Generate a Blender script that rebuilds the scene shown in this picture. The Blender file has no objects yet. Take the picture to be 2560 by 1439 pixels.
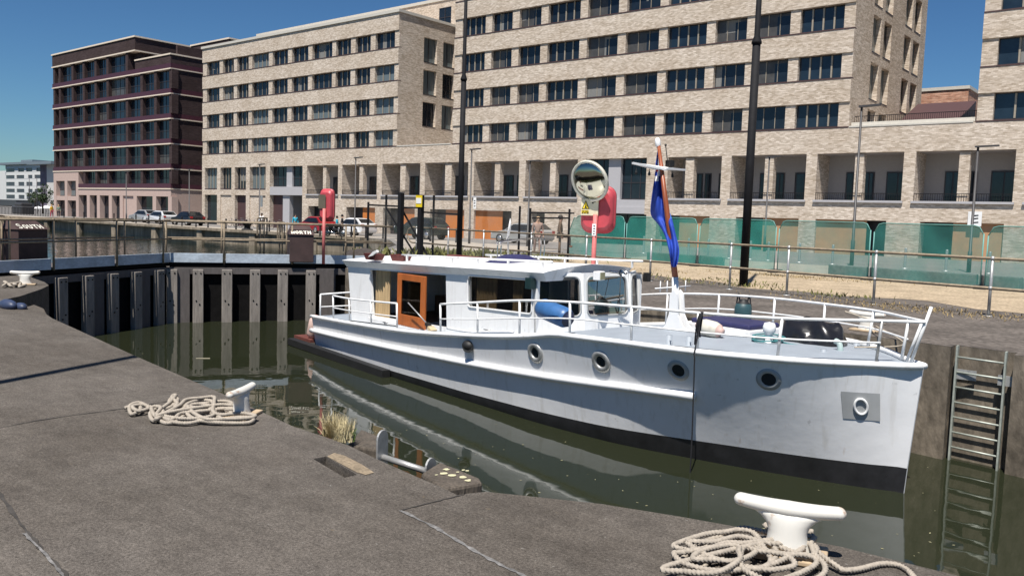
import bpy, bmesh, math, random
from mathutils import Vector, Matrix
random.seed(7)
S = bpy.context.scene
COL = S.collection
# ------------------------------------------------------------------ camera, sky, sun, exposure
F, CX, CY, EYE = 2112.06, 1280.0, 719.5, 1.6
PITCH, ROLL, YAW = math.radians(4.7035), math.radians(1.8808), math.radians(-39.618)
fw = Vector((math.sin(YAW)*math.cos(PITCH), math.cos(YAW)*math.cos(PITCH), -math.sin(PITCH)))
rt = fw.cross(Vector((0, 0, 1))).normalized(); up = rt.cross(fw)
rt, up = math.cos(ROLL)*rt + math.sin(ROLL)*up, -math.sin(ROLL)*rt + math.cos(ROLL)*up
cd = bpy.data.cameras.new('camera'); cam = bpy.data.objects.new('camera', cd); COL.objects.link(cam)
cam.matrix_world = Matrix(((rt.x, up.x, -fw.x, 0), (rt.y, up.y, -fw.y, 0), (rt.z, up.z, -fw.z, EYE), (0, 0, 0, 1)))
cd.sensor_width = 36; cd.lens = F/2560*36; cd.clip_start = .1; cd.clip_end = 3000
S.camera = cam
SUNV = Vector((.376, -1, 2.15)).normalized()
EL = math.asin(SUNV.z); AZ = math.atan2(SUNV.x, SUNV.y)
W = bpy.data.worlds.new('World'); S.world = W; W.use_nodes = True
wn = W.node_tree.nodes; sky = wn.new('ShaderNodeTexSky'); sky.sky_type = 'NISHITA'; sky.sun_disc = False
sky.sun_elevation = EL; sky.sun_rotation = AZ; sky.altitude = 0; sky.air_density = 1.0; sky.dust_density = .2; sky.ozone_density = 4
bg = wn['Background']; gm_ = wn.new('ShaderNodeGamma'); gm_.inputs[1].default_value = 1.25; tn = wn.new('ShaderNodeMix'); tn.data_type = 'RGBA'; tn.blend_type = 'MULTIPLY'; tn.inputs[0].default_value = 1; tn.inputs[7].default_value = (.40, .55, .64, 1)
W.node_tree.links.new(sky.outputs[0], gm_.inputs[0]); W.node_tree.links.new(gm_.outputs[0], tn.inputs[6]); W.node_tree.links.new(tn.outputs[2], bg.inputs[0]); bg.inputs[1].default_value = .055
sd = bpy.data.lights.new('sun', 'SUN'); sd.energy = 5.0; sd.angle = math.radians(.53); sd.color = (1, .95, .88)
so = bpy.data.objects.new('sun', sd); COL.objects.link(so); so.rotation_euler = SUNV.to_track_quat('Z', 'Y').to_euler(); so.location = (0, 0, 60)
S.view_settings.view_transform = 'Standard'; S.view_settings.look = 'None'; S.view_settings.gamma = 1; S.view_settings.exposure = .5
S.render.engine = 'CYCLES'; S.cycles.max_bounces = 6; S.cycles.use_denoising = True; S.cycles.transparent_max_bounces = 12
try: S.cycles.denoiser = 'OPENIMAGEDENOISE'
except Exception: pass
# pixel (in the 2560 px photograph) -> point on a real plane of the place
def ray(px, py): return rt*((px-CX)/F) - up*((py-CY)/F) + fw
O = Vector((0, 0, EYE))
def G(px, py, z=0): d = ray(px, py); return O + d*((z-EYE)/d.z)
def PY(px, py, Y): d = ray(px, py); return O + d*(Y/d.y)
def PX(px, py, X): d = ray(px, py); return O + d*(X/d.x)
def DP(px, py, dep): return O + ray(px, py)*dep
# ------------------------------------------------------------------ materials
MATS = {}
def N(nt, t, **k):
    n = nt.nodes.new('ShaderNode'+t)
    for a, v in k.items(): setattr(n, a, v)
    return n
def mat(name, col, rough=.7, metal=0, spec=.5, var=.15, vs=6, bump=0, bs=60, stretch=(1, 1, 1), fine=0, fs=80, alpha=1):
    if name in MATS: return MATS[name]
    m = bpy.data.materials.new(name); m.use_nodes = True; nt = m.node_tree; L = nt.links.new; b = nt.nodes['Principled BSDF']
    b.inputs['Roughness'].default_value = rough; b.inputs['Metallic'].default_value = metal; b.inputs['Specular IOR Level'].default_value = spec
    b.inputs['Alpha'].default_value = alpha
    tc = N(nt, 'TexCoord'); mp = N(nt, 'Mapping'); mp.inputs['Scale'].default_value = stretch; L(tc.outputs['Object'], mp.inputs[0])
    no = N(nt, 'TexNoise'); no.inputs['Scale'].default_value = vs; no.inputs['Detail'].default_value = 6; no.inputs['Roughness'].default_value = .65; L(mp.outputs[0], no.inputs[0])
    rp = N(nt, 'ValToRGB'); e = rp.color_ramp.elements; c = Vector(col)
    e[0].position = .3; e[1].position = .72; e[0].color = (*(c*(1-var)), 1); e[1].color = (*[min(1, v) for v in c*(1+var)], 1); L(no.outputs[0], rp.inputs[0])
    out = rp.outputs[0]
    if fine:
        n2 = N(nt, 'TexNoise'); n2.inputs['Scale'].default_value = fs; n2.inputs['Detail'].default_value = 3; L(mp.outputs[0], n2.inputs[0])
        r2 = N(nt, 'ValToRGB'); r2.color_ramp.elements[0].position = .3; r2.color_ramp.elements[1].position = .7
        r2.color_ramp.elements[0].color = (1-fine,)*3+(1,); r2.color_ramp.elements[1].color = (1+fine,)*3+(1,); L(n2.outputs[0], r2.inputs[0])
        mx = N(nt, 'Mix', data_type='RGBA', blend_type='MULTIPLY'); mx.inputs[0].default_value = 1; L(out, mx.inputs[6]); L(r2.outputs[0], mx.inputs[7]); out = mx.outputs[2]
    L(out, b.inputs['Base Color'])
    if bump:
        bp = N(nt, 'Bump'); bp.inputs['Strength'].default_value = bump; bp.inputs['Distance'].default_value = .02
        nb = N(nt, 'TexNoise'); nb.inputs['Scale'].default_value = bs; nb.inputs['Detail'].default_value = 4; L(mp.outputs[0], nb.inputs[0]); L(nb.outputs[0], bp.inputs['Height']); L(bp.outputs[0], b.inputs['Normal'])
    MATS[name] = m; return m
def brick(name, c1, c2, mortar, patch=.25, bw=.46, rh=.105, streak=.5):
    m = bpy.data.materials.new(name); m.use_nodes = True; nt = m.node_tree; L = nt.links.new; b = nt.nodes['Principled BSDF']; b.inputs['Roughness'].default_value = .9
    b.inputs['Specular IOR Level'].default_value = .2
    tc = N(nt, 'TexCoord'); sp = N(nt, 'SeparateXYZ'); L(tc.outputs['Object'], sp.inputs[0]); ad = N(nt, 'Math', operation='ADD'); L(sp.outputs[0], ad.inputs[0]); L(sp.outputs[1], ad.inputs[1])
    cb = N(nt, 'CombineXYZ'); L(ad.outputs[0], cb.inputs[0]); L(sp.outputs[2], cb.inputs[1])
    br = N(nt, 'TexBrick'); br.inputs['Scale'].default_value = 1; br.inputs['Brick Width'].default_value = bw; br.inputs['Row Height'].default_value = rh; br.inputs['Mortar Size'].default_value = .012; br.inputs['Bias'].default_value = -.1
    br.inputs['Color1'].default_value = (*c1, 1); br.inputs['Color2'].default_value = (*c2, 1); br.inputs['Mortar'].default_value = (*mortar, 1); L(cb.outputs[0], br.inputs[0])
    def noise(sc, x, y, lo, hi, a, z):
        mp = N(nt, 'Mapping'); mp.inputs['Scale'].default_value = (x, y, 1); L(cb.outputs[0], mp.inputs[0])
        no = N(nt, 'TexNoise'); no.inputs['Scale'].default_value = sc; no.inputs['Detail'].default_value = 4; no.inputs['Roughness'].default_value = .7; L(mp.outputs[0], no.inputs[0])
        r = N(nt, 'ValToRGB'); r.color_ramp.elements[0].position = lo; r.color_ramp.elements[1].position = hi; r.color_ramp.elements[0].color = (a, a*.97, a*.93, 1); r.color_ramp.elements[1].color = (z, z, z, 1); L(no.outputs[0], r.inputs[0]); return r.outputs[0]
    o = br.outputs[0]
    for src in (noise(.35, 1, 1.6, .38, .62, 1-patch, 1+patch), noise(1.6, 1, 4.5, .36, .64, 1-streak, 1+streak)):
        mx = N(nt, 'Mix', data_type='RGBA', blend_type='MULTIPLY'); mx.inputs[0].default_value = 1; L(o, mx.inputs[6]); L(src, mx.inputs[7]); o = mx.outputs[2]
    L(o, b.inputs['Base Color'])
    MATS[name] = m; return m
def glass(name, col, rough=.04, spec=.5, stripes=None):
    m = mat(name, col, rough, 0, spec, .25, 1.5)
    if stripes:
        nt = m.node_tree; b = nt.nodes['Principled BSDF']; mp = nt.nodes['Mapping']; mp.inputs['Scale'].default_value = stripes
    return m
def thin_glass(name, tint, gl=.14):
    m = bpy.data.materials.new(name); m.use_nodes = True; nt = m.node_tree; L = nt.links.new; nt.nodes.remove(nt.nodes['Principled BSDF'])
    t = N(nt, 'BsdfTransparent'); t.inputs[0].default_value = (*tint, 1); g = N(nt, 'BsdfGlossy'); g.inputs['Roughness'].default_value = .02
    lw = N(nt, 'Fresnel'); lw.inputs[0].default_value = 1.5; mx = N(nt, 'MixShader'); mu = N(nt, 'Math', operation='MULTIPLY'); mu.inputs[1].default_value = .45; L(lw.outputs[0], mu.inputs[0]); L(mu.outputs[0], mx.inputs[0]); L(t.outputs[0], mx.inputs[1]); L(g.outputs[0], mx.inputs[2]); L(mx.outputs[0], nt.nodes['Material Output'].inputs[0])
    MATS[name] = m; return m
def net(name, col, alpha, scale=None):
    m = bpy.data.materials.new(name); m.use_nodes = True; nt = m.node_tree; L = nt.links.new; b = nt.nodes['Principled BSDF']; b.inputs['Roughness'].default_value = .8
    b.inputs['Base Color'].default_value = (*col, 1); tc = N(nt, 'TexCoord'); no = N(nt, 'TexNoise'); no.inputs['Scale'].default_value = 1.6; no.inputs['Detail'].default_value = 3; L(tc.outputs['Object'], no.inputs[0])
    mr = N(nt, 'MapRange'); mr.inputs[3].default_value = alpha-.1; mr.inputs[4].default_value = alpha+.1; mr.inputs[1].default_value = .3; mr.inputs[2].default_value = .7; L(no.outputs[0], mr.inputs[0]); L(mr.outputs[0], b.inputs['Alpha'])
    MATS[name] = m; return m
# ------------------------------------------------------------------ mesh helpers
class MB:
    def __init__(s): s.v = []; s.f = []; s.m = []; s.sm = []
    def add(s, vs, fs, mi=0, smooth=False):
        o = len(s.v); s.v += [tuple(v) for v in vs]
        for f in fs: s.f.append([o+i for i in f]); s.m.append(mi); s.sm.append(smooth)
    def box(s, x0, x1, y0, y1, z0, z1, mi=0):
        s.add([(x0, y0, z0), (x1, y0, z0), (x1, y1, z0), (x0, y1, z0), (x0, y0, z1), (x1, y0, z1), (x1, y1, z1), (x0, y1, z1)],
              [(0, 3, 2, 1), (4, 5, 6, 7), (0, 1, 5, 4), (1, 2, 6, 5), (2, 3, 7, 6), (3, 0, 4, 7)], mi)
    def obox(s, c, ax, ay, az, mi=0):     # centre and three half-axis vectors
        c, ax, ay, az = map(Vector, (c, ax, ay, az)); P = []
        for k in (-1, 1):
            for i, j in ((-1, -1), (1, -1), (1, 1), (-1, 1)): P.append(c+ax*i+ay*j+az*k)
        s.add(P, [(0, 3, 2, 1), (4, 5, 6, 7), (0, 1, 5, 4), (1, 2, 6, 5), (2, 3, 7, 6), (3, 0, 4, 7)], mi)
    def bar(s, a, b, w, h, mi=0, upv=(0, 0, 1)):
        a, b = Vector(a), Vector(b); d = b-a; L = d.length; d.normalize(); u = Vector(upv); sx = d.cross(u)
        if sx.length < 1e-4: sx = d.cross(Vector((1, 0, 0)))
        sx.normalize(); u = sx.cross(d); s.obox((a+b)/2, d*L/2, sx*w/2, u*h/2, mi)
    def tube(s, pts, r, n=8, mi=0, closed=False, cap=True):
        pts = [Vector(p) for p in pts]; R = r if isinstance(r, (list, tuple)) else [r]*len(pts); k = len(pts); ring = []; prev = None
        for i, p in enumerate(pts):
            if closed: d = pts[(i+1) % k]-pts[i-1]
            else: d = pts[min(i+1, k-1)]-pts[max(i-1, 0)]
            if d.length < 1e-9: d = Vector((0, 0, 1))
            d.normalize()
            if prev is None:
                u = d.cross(Vector((0, 0, 1)));
                if u.length < 1e-3: u = d.cross(Vector((1, 0, 0)))
            else: u = prev - d*prev.dot(d)
            u.normalize(); prev = u; w = d.cross(u)
            ring.append([p+(u*math.cos(2*math.pi*j/n)+w*math.sin(2*math.pi*j/n))*R[i] for j in range(n)])
        V = [q for r_ in ring for q in r_]; Fs = []
        for i in range(k if closed else k-1):
            for j in range(n): a = i*n+j; b = i*n+(j+1) % n; c = ((i+1) % k)*n+(j+1) % n; d = ((i+1) % k)*n+j; Fs.append((a, b, c, d))
        if cap and not closed: Fs.append(tuple(range(n))[::-1]); Fs.append(tuple((k-1)*n+j for j in range(n)))
        s.add(V, Fs, mi, True)
    def cyl(s, a, b, r, n=12, mi=0, r2=None): s.tube([a, b], [r, r if r2 is None else r2], n, mi)
    def lathe(s, o, prof, n=24, mi=0, axis=(0, 0, 1)):
        o = Vector(o); q = Vector((0, 0, 1)).rotation_difference(Vector(axis).normalized()); V = []; Fs = []
        for r, z in prof:
            for j in range(n): V.append(o+q@Vector((r*math.cos(2*math.pi*j/n), r*math.sin(2*math.pi*j/n), z)))
        for i in range(len(prof)-1):
            for j in range(n): Fs.append((i*n+j, i*n+(j+1) % n, (i+1)*n+(j+1) % n, (i+1)*n+j))
        s.add(V, Fs, mi, True)
    def ball(s, c, r, n=12, mi=0, sc=(1, 1, 1)):
        V = []; Fs = []; m = n//2; c = Vector(c)
        for i in range(m+1):
            t = math.pi*i/m
            for j in range(n): p = 2*math.pi*j/n; V.append((c.x+r*sc[0]*math.sin(t)*math.cos(p), c.y+r*sc[1]*math.sin(t)*math.sin(p), c.z-r*sc[2]*math.cos(t)))
        for i in range(m):
            for j in range(n): Fs.append((i*n+j, i*n+(j+1) % n, (i+1)*n+(j+1) % n, (i+1)*n+j))
        s.add(V, Fs, mi, True)
    def prism(s, poly, d, mi=0, smooth=False):   # polygon of 3-D points extruded by vector d
        P = [Vector(p) for p in poly]; d = Vector(d); n = len(P); s.add(P+[p+d for p in P], [tuple(range(n))[::-1], tuple(range(n, 2*n))]+[(i, (i+1) % n, n+(i+1) % n, n+i) for i in range(n)], mi)
    def grid(s, rows, mi=0, smooth=True, flip=False):
        n = len(rows[0]); V = [p for r in rows for p in r]; Fs = []
        for i in range(len(rows)-1):
            for j in range(n-1):
                f = (i*n+j, i*n+j+1, (i+1)*n+j+1, (i+1)*n+j); Fs.append(f[::-1] if flip else f)
        s.add(V, Fs, mi, smooth)
    def build(s, name, ms, parent=None, world=True, bevel=0):
        me = bpy.data.meshes.new(name); me.from_pydata(s.v, [], s.f)
        for m in (ms if isinstance(ms, (list, tuple)) else [ms]): me.materials.append(m)
        me.polygons.foreach_set('material_index', s.m); me.polygons.foreach_set('use_smooth', s.sm); me.validate(); me.update()
        bm = bmesh.new(); bm.from_mesh(me); bmesh.ops.recalc_face_normals(bm, faces=bm.faces); bm.to_mesh(me); bm.free()
        o = bpy.data.objects.new(name, me); COL.objects.link(o)
        if parent is not None:
            o.parent = parent
            if world and parent.type == 'EMPTY': o.matrix_parent_inverse = (Matrix.LocRotScale(parent.location, parent.rotation_euler, parent.scale)).inverted()
        if bevel:
            b = o.modifiers.new('bevel', 'BEVEL'); b.width = bevel; b.segments = 2; b.limit_method = 'ANGLE'
        return o
def tag(o, label, cat, group=None):
    o['label'] = label; o['category'] = cat
    if group: o['group'] = group
    return o
def thing(name, label, cat, loc=(0, 0, 0), rz=0, group=None):
    o = bpy.data.objects.new(name, None); COL.objects.link(o); o.location = loc; o.rotation_euler = (0, 0, rz); o.empty_display_size = .2
    return tag(o, label, cat, group)
def struct(o): o['kind'] = 'structure'; return o
def dup(t, loc, rz=None, label=None, sc=None):
    def cp(o, par):
        c = o.copy(); COL.objects.link(c)
        if par is not None: c.parent = par
        for ch in o.children: cp(ch, c)
        return c
    r = cp(t, None); r.location = loc
    if rz is not None: r.rotation_euler = (0, 0, rz)
    if label: r['label'] = label
    if sc: r.scale = sc
    return r
def lerp(xs, ys, x):
    if x <= xs[0]: return ys[0]
    for i in range(len(xs)-1):
        if x <= xs[i+1]: return ys[i]+(ys[i+1]-ys[i])*(x-xs[i])/(xs[i+1]-xs[i])
    return ys[-1]
def slerp(xs, ys, x):
    if x <= xs[0]: return ys[0]
    if x >= xs[-1]: return ys[-1]
    n = len(xs); d = [(ys[i+1]-ys[i])/(xs[i+1]-xs[i]) for i in range(n-1)]
    m = [d[0]]+[0 if d[i-1]*d[i] <= 0 else 2*d[i-1]*d[i]/(d[i-1]+d[i]) for i in range(1, n-1)]+[d[-1]]
    for i in range(n-1):
        if x <= xs[i+1]:
            h = xs[i+1]-xs[i]; t = (x-xs[i])/h; return ys[i]*(2*t**3-3*t*t+1)+ys[i+1]*(3*t*t-2*t**3)+h*(m[i]*(t**3-2*t*t+t)+m[i+1]*(t**3-t*t))
def smooth_path(P, k=8, closed=False):
    P = [Vector(p) for p in P]; n = len(P); out = []
    for i in range(n if closed else n-1):
        a = P[(i-1) % n] if closed or i > 0 else P[i]; b = P[i]; c = P[(i+1) % n]; d = P[(i+2) % n] if closed or i+2 < n else P[i+1]
        for t in range(k):
            t /= k; out.append(.5*((2*b)+(c-a)*t+(2*a-5*b+4*c-d)*t*t+(3*b-a-3*c+d)*t**3))
    if not closed: out.append(P[-1])
    return out
def panel(mb, P00, P10, P11, P01, holes, th, mi=0):
    # a flat wall with rectangular holes (u0,u1,v0,v1 in 0..1) and thickness th (vector)
    P00, P10, P11, P01, th = map(Vector, (P00, P10, P11, P01, th))
    us = sorted({0, 1, *[h[0] for h in holes], *[h[1] for h in holes]}); vs = sorted({0, 1, *[h[2] for h in holes], *[h[3] for h in holes]})
    def Q(u, v): return (P00*(1-u)+P10*u)*(1-v)+(P01*(1-u)+P11*u)*v
    inh = lambda u, v: any(h[0] < u < h[1] and h[2] < v < h[3] for h in holes)
    for i in range(len(us)-1):
        for j in range(len(vs)-1):
            if inh((us[i]+us[i+1])/2, (vs[j]+vs[j+1])/2): continue
            q = [Q(us[i], vs[j]), Q(us[i+1], vs[j]), Q(us[i+1], vs[j+1]), Q(us[i], vs[j+1])]; mb.add(q, [(0, 1, 2, 3)], mi); mb.add([p+th for p in q], [(3, 2, 1, 0)], mi)
    for h in holes+[(0, 1, 0, 1)]:
        c = [Q(h[0], h[2]), Q(h[1], h[2]), Q(h[1], h[3]), Q(h[0], h[3])]
        for k in range(4): a, b = c[k], c[(k+1) % 4]; mb.add([a, b, b+th, a+th], [(0, 1, 2, 3)], mi)
    return Q
def rrect(Q, u0, u1, v0, v1, r=.3, k=5):
    # rounded-rectangle outline in panel coordinates, corner radius as share of the height
    a = Q(u0, v0); L = (Q(u1, v0)-a).length; H = (Q(u0, v1)-a).length; ru = r*H/L*(u1-u0); rv = r*(v1-v0); out = []
    for cu, cv, t0 in ((u1-ru, v0+rv, -90), (u1-ru, v1-rv, 0), (u0+ru, v1-rv, 90), (u0+ru, v0+rv, 180)):
        for i in range(k+1): t = math.radians(t0+90*i/k); out.append(Q(cu+ru*math.cos(t), cv+rv*math.sin(t)))
    return out
# ------------------------------------------------------------------ materials of the setting
M = {}
M['brick'] = brick('buff_brick', (.40, .335, .265), (.71, .63, .545), (.50, .435, .37), .07, .24, .076, .15)
M['brickdark'] = brick('plum_brick', (.046, .029, .031), (.064, .043, .043), (.058, .046, .046), .12, .46, .105, .2)
M['brickred'] = brick('red_brick', (.42, .20, .13), (.55, .33, .24), (.4, .3, .24), .15, .46, .105, .35)
M['pink'] = mat('pink_stone', (.46, .345, .30), .85, var=.08, vs=3)
M['cream'] = mat('cream_stone', (.72, .62, .5), .8, var=.06)
M['coping'] = mat('grey_coping', (.55, .52, .46), .7, var=.08)
M['blindcloth'] = mat('pale_blind', (.20, .20, .19), .8, var=.2, vs=3, stretch=(6, 6, .3))
M['maroon'] = mat('maroon_metal', (.07, .022, .035), .5, var=.1)
M['sill'] = mat('brown_sill', (.07, .035, .035), .6, var=.1)
M['frame'] = mat('bronze_frame', (.36, .31, .24), .5, metal=.2, var=.1)
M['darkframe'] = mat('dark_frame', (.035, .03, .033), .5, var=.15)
M['glass'] = glass('window_glass', (.012, .018, .026), .05)
M['glassblue'] = glass('blue_window_glass', (.016, .028, .042), .05)
M['glassgrey'] = glass('grey_window_glass', (.075, .073, .07), .2, spec=.3)
M['glasscurtain'] = glass('curtained_glass', (.13, .16, .17), .15, stripes=(5, 5, .25)); 
M['render'] = mat('loggia_render', (.36, .33, .31), .9, var=.05)
M['greypanel'] = mat('grey_panel', (.42, .41, .42), .6, var=.05)
M['orange'] = mat('orange_boarding', (.52, .17, .035), .6, var=.08, vs=2)
M['plywood'] = mat('plywood_boarding', (.45, .25, .13), .75, var=.08, vs=2)
M['black'] = mat('black_paint', (.010, .010, .012), .75, spec=.25, var=.3)
M['galv'] = mat('galvanised_steel', (.42, .42, .41), .45, metal=.5, var=.2, vs=14)
M['rustrail'] = mat('weathered_rail', (.24, .19, .13), .7, metal=.2, var=.4, vs=9)
M['concrete'] = mat('quay_concrete', (.135, .117, .10), .92, spec=.2, var=.30, vs=1.4, bump=.7, bs=55, fine=.42, fs=70)
def concrete(name, base, warm, grain=230, k=1.0):
    m = bpy.data.materials.new(name); m.use_nodes = True; nt = m.node_tree; L = nt.links.new; b = nt.nodes['Principled BSDF']; b.inputs['Roughness'].default_value = .95; b.inputs['Specular IOR Level'].default_value = .15
    tc = N(nt, 'TexCoord')
    def layer(sc, lo, hi, c0, c1, st=(1, 1, 1), det=5, vor=False, rot=0):
        mp = N(nt, 'Mapping'); mp.inputs['Scale'].default_value = st; mp.inputs['Rotation'].default_value = (0, 0, rot); L(tc.outputs['Object'], mp.inputs[0])
        n = N(nt, 'TexNoise'); n.inputs['Scale'].default_value = sc; n.inputs['Detail'].default_value = det; n.inputs['Roughness'].default_value = .7; L(mp.outputs[0], n.inputs[0])
        r = N(nt, 'ValToRGB'); r.color_ramp.elements[0].position = lo; r.color_ramp.elements[1].position = hi; r.color_ramp.elements[0].color = (*c0, 1); r.color_ramp.elements[1].color = (*c1, 1); L(n.outputs[0], r.inputs[0]); return r.outputs[0], n.outputs[0]
    o, _ = layer(.42, .36, .64, base, warm)
    g = lambda v: (v, v, v)
    for src in (layer(2.6, .34, .66, g(.88), g(1.12)), layer(1.3, .36, .62, g(.9), g(1.08), (1, 5, 1), 4, False, .25), layer(14, .30, .70, g(.80), g(1.2)), layer(grain*.28, .34, .66, g(.62), g(1.38), det=3), layer(grain, .34, .66, g(.5), g(1.5), det=2)):
        mx = N(nt, 'Mix', data_type='RGBA', blend_type='MULTIPLY'); mx.inputs[0].default_value = k; L(o, mx.inputs[6]); L(src[0], mx.inputs[7]); o = mx.outputs[2]
    for sc, lo, hi, c in ((95, .67, .71, (.24, .225, .20)), (30, .675, .70, (.20, .19, .17)), (6.5, .70, .76, (.14, .112, .08)), (9, .71, .76, (.045, .04, .035))):
        f, _ = layer(sc, lo, hi, g(0), g(1), det=3); mx = N(nt, 'Mix', data_type='RGBA'); L(f, mx.inputs[0]); L(o, mx.inputs[6]); mx.inputs[7].default_value = (*c, 1); o = mx.outputs[2]
    L(o, b.inputs['Base Color']); _, h = layer(grain*.5, 0, 1, g(0), g(1), det=4); bp = N(nt, 'Bump'); bp.inputs['Strength'].default_value = .55; bp.inputs['Distance'].default_value = .006; L(h, bp.inputs['Height']); L(bp.outputs[0], b.inputs['Normal']); MATS[name] = m; return m
M['concrete'] = concrete('near_quay_concrete', (.082, .071, .060), (.116, .103, .09))
M['farconcrete'] = mat('far_coping_concrete', (.115, .10, .088), .92, spec=.2, var=.35, vs=1.1, bump=.5, bs=20, fine=.4, fs=11)
M['wallconc'] = mat('lock_wall_concrete', (.16, .135, .105), .9, spec=.2, var=.42, vs=1.2, bump=.8, bs=14, fine=.3, fs=9, stretch=(1, 1, .45))
M['dirt'] = mat('sandy_dirt', (.37, .295, .205), .95, spec=.1, var=.28, vs=1.2, bump=.6, bs=25, fine=.35, fs=14)
M['paving'] = mat('pale_paving', (.37, .33, .28), .9, spec=.2, var=.12, vs=.6, fine=.12, fs=9)
M['road'] = mat('grey_road', (.20, .19, .18), .9, spec=.2, var=.12, vs=.4, fine=.2, fs=8)
M['quayconc'] = mat('basin_quay_concrete', (.24, .20, .15), .9, spec=.2, var=.4, vs=.5, stretch=(1, 1, .4), fine=.25, fs=3)
def gz(x): return lerp([-50, -25], [-.3, 0], x)
# water
def water_mat():
    m = bpy.data.materials.new('green_water'); m.use_nodes = True; nt = m.node_tree; L = nt.links.new; b = nt.nodes['Principled BSDF']
    b.inputs['Base Color'].default_value = (.020, .0235, .0125, 1); b.inputs['Roughness'].default_value = .025; b.inputs['IOR'].default_value = 1.36; b.inputs['Specular IOR Level'].default_value = .62
    tc = N(nt, 'TexCoord'); mp = N(nt, 'Mapping'); mp.inputs['Scale'].default_value = (1, 1, 1); L(tc.outputs['Object'], mp.inputs[0])
    no = N(nt, 'TexNoise'); no.inputs['Scale'].default_value = .9; no.inputs['Detail'].default_value = 3; no.inputs['Roughness'].default_value = .55; L(mp.outputs[0], no.inputs[0])
    sx = N(nt, 'SeparateXYZ'); L(tc.outputs['Object'], sx.inputs[0]); mr = N(nt, 'MapRange'); mr.inputs[1].default_value = -24; mr.inputs[2].default_value = -22; mr.inputs[3].default_value = .45; mr.inputs[4].default_value = .05; L(sx.outputs[0], mr.inputs[0])
    bp = N(nt, 'Bump'); bp.inputs['Distance'].default_value = .12; L(mr.outputs[0], bp.inputs['Strength']); L(no.outputs[0], bp.inputs['Height']); L(bp.outputs[0], b.inputs['Normal'])
    return m
WZ = -1.62
mb = MB(); mb.add([(-400, -60, WZ), (60, -60, WZ), (60, 60, WZ), (-400, 60, WZ)], [(0, 1, 2, 3)])
struct(mb.build('water', water_mat()))
# far quay ground: from the lock / basin edge back to the horizon
LOCKX = -19.4
def lockY(x): return 13.0+.165*(-2.4-x)
EDGE = [(60, lockY(60))]+[(x, lockY(x)) for x in (30, 10, 0, -1.95)]+[(-1.9501, lockY(-1.95)+.24), (-2.75, lockY(-2.75)+.24), (-2.7501, lockY(-2.75)), (-10, lockY(-10)), (LOCKX, lockY(LOCKX)), (-20.6, 17.2), (-21.6, 17.6), (-27, 23.5), (-36, 33), (-46, 41.5), (-52, 44.2), (-70, 44.4), (-100, 44.6), (-150, 45.0), (-170, 46)]
mb = MB()
for (xa, ya), (xb, yb) in zip(EDGE, EDGE[1:]):
    mb.add([(xa, ya, gz(xa)), (xb, yb, gz(xb)), (xb, 900, gz(xb)), (xa, 900, gz(xa))], [(0, 1, 2, 3)])
mb.add([(-170, 46, -.3), (-900, 330, -.3), (-900, 900, -.3), (-170, 900, -.3)], [(0, 1, 2, 3)])
struct(mb.build('ground', M['road']))
def strip(name, m, y0, y1, xs, dz):
    mb = MB()
    for a, b in zip(xs, xs[1:]):
        mb.add([(a, y0(a), gz(a)+dz), (b, y0(b), gz(b)+dz), (b, y1(b), gz(b)+dz), (a, y1(a), gz(a)+dz)], [(0, 1, 2, 3)])
    return struct(mb.build(name, m))
XS = [60, 30, 10, 0, -1.95, -2.75, -6, -10, -14, -17, LOCKX]
railY = lambda x: 18.6+.2*(-3.3-x)
wob = lambda x: .5*math.sin(x*.9)+.3*math.sin(x*2.3+1)
strip('quay_coping', M['farconcrete'], lambda x: lockY(x)+(.24 if -2.75 <= x <= -1.95 else 0), lambda x: railY(x)+1.6+wob(x), [60, 30, 10, 6, 4, 2, 0, -1.949, -1.95, -2.75, -2.751]+[-3.5-.6*i for i in range(26)]+[LOCKX], .004)
strip('sandy_verge', M['dirt'], lambda x: railY(x)+1.5+wob(x), lambda x: 27.0+.2*(-3.3-x), [60, 30, 10, 6, 4, 2, 0, -1]+[-2-.6*i for i in range(33)], .009)
strip('pavement', M['paving'], lambda x: 27.4+.2*(-3.3-x), lambda x: 37.0, [60, 20, 0, -10, -20, -30], .004)
strip('paving', M['road'], lambda x: 37.05, lambda x: 55.4, [60, 20, 0, -10, -22, -25, -30], .004)
strip('promenade', M['paving'], lambda x: lerp([-100, -70, -52, -46, -36, -27], [45.2, 45, 44.8, 42, 33.6, 24.2], x), lambda x: lerp([-100, -52, -46, -36, -27], [47.6, 47.4, 46.6, 42, 38], x), [-27, -31, -36, -41, -46, -49, -52, -70, -100, -150], .004)
# lock wall with the ladder recess, and basin quay wall
mb = MB(); mb2 = MB()
for (xa, ya), (xb, yb) in zip(EDGE, EDGE[1:]):
    t = mb if xb >= LOCKX-.01 else mb2
    t.add([(xa, ya, -3.5), (xb, yb, -3.5), (xb, yb, gz(xb)), (xa, ya, gz(xa))], [(0, 1, 2, 3)])
tag(mb.build('lock_wall', M['wallconc']), 'stained concrete lock wall behind the white boat, with a ladder recess', 'lock wall')
for i in range(9):   # coping band and piers on the basin wall
    x = -58-9*i; mb2.box(x-.9, x, 44.1, 44.5, -3, -.3)
mb2.box(-150, -52, 43.95, 44.6, -.52, -.29)
tag(mb2.build('quay_wall', M['quayconc']), 'weathered concrete basin wall below the parked cars', 'quay wall')
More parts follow.
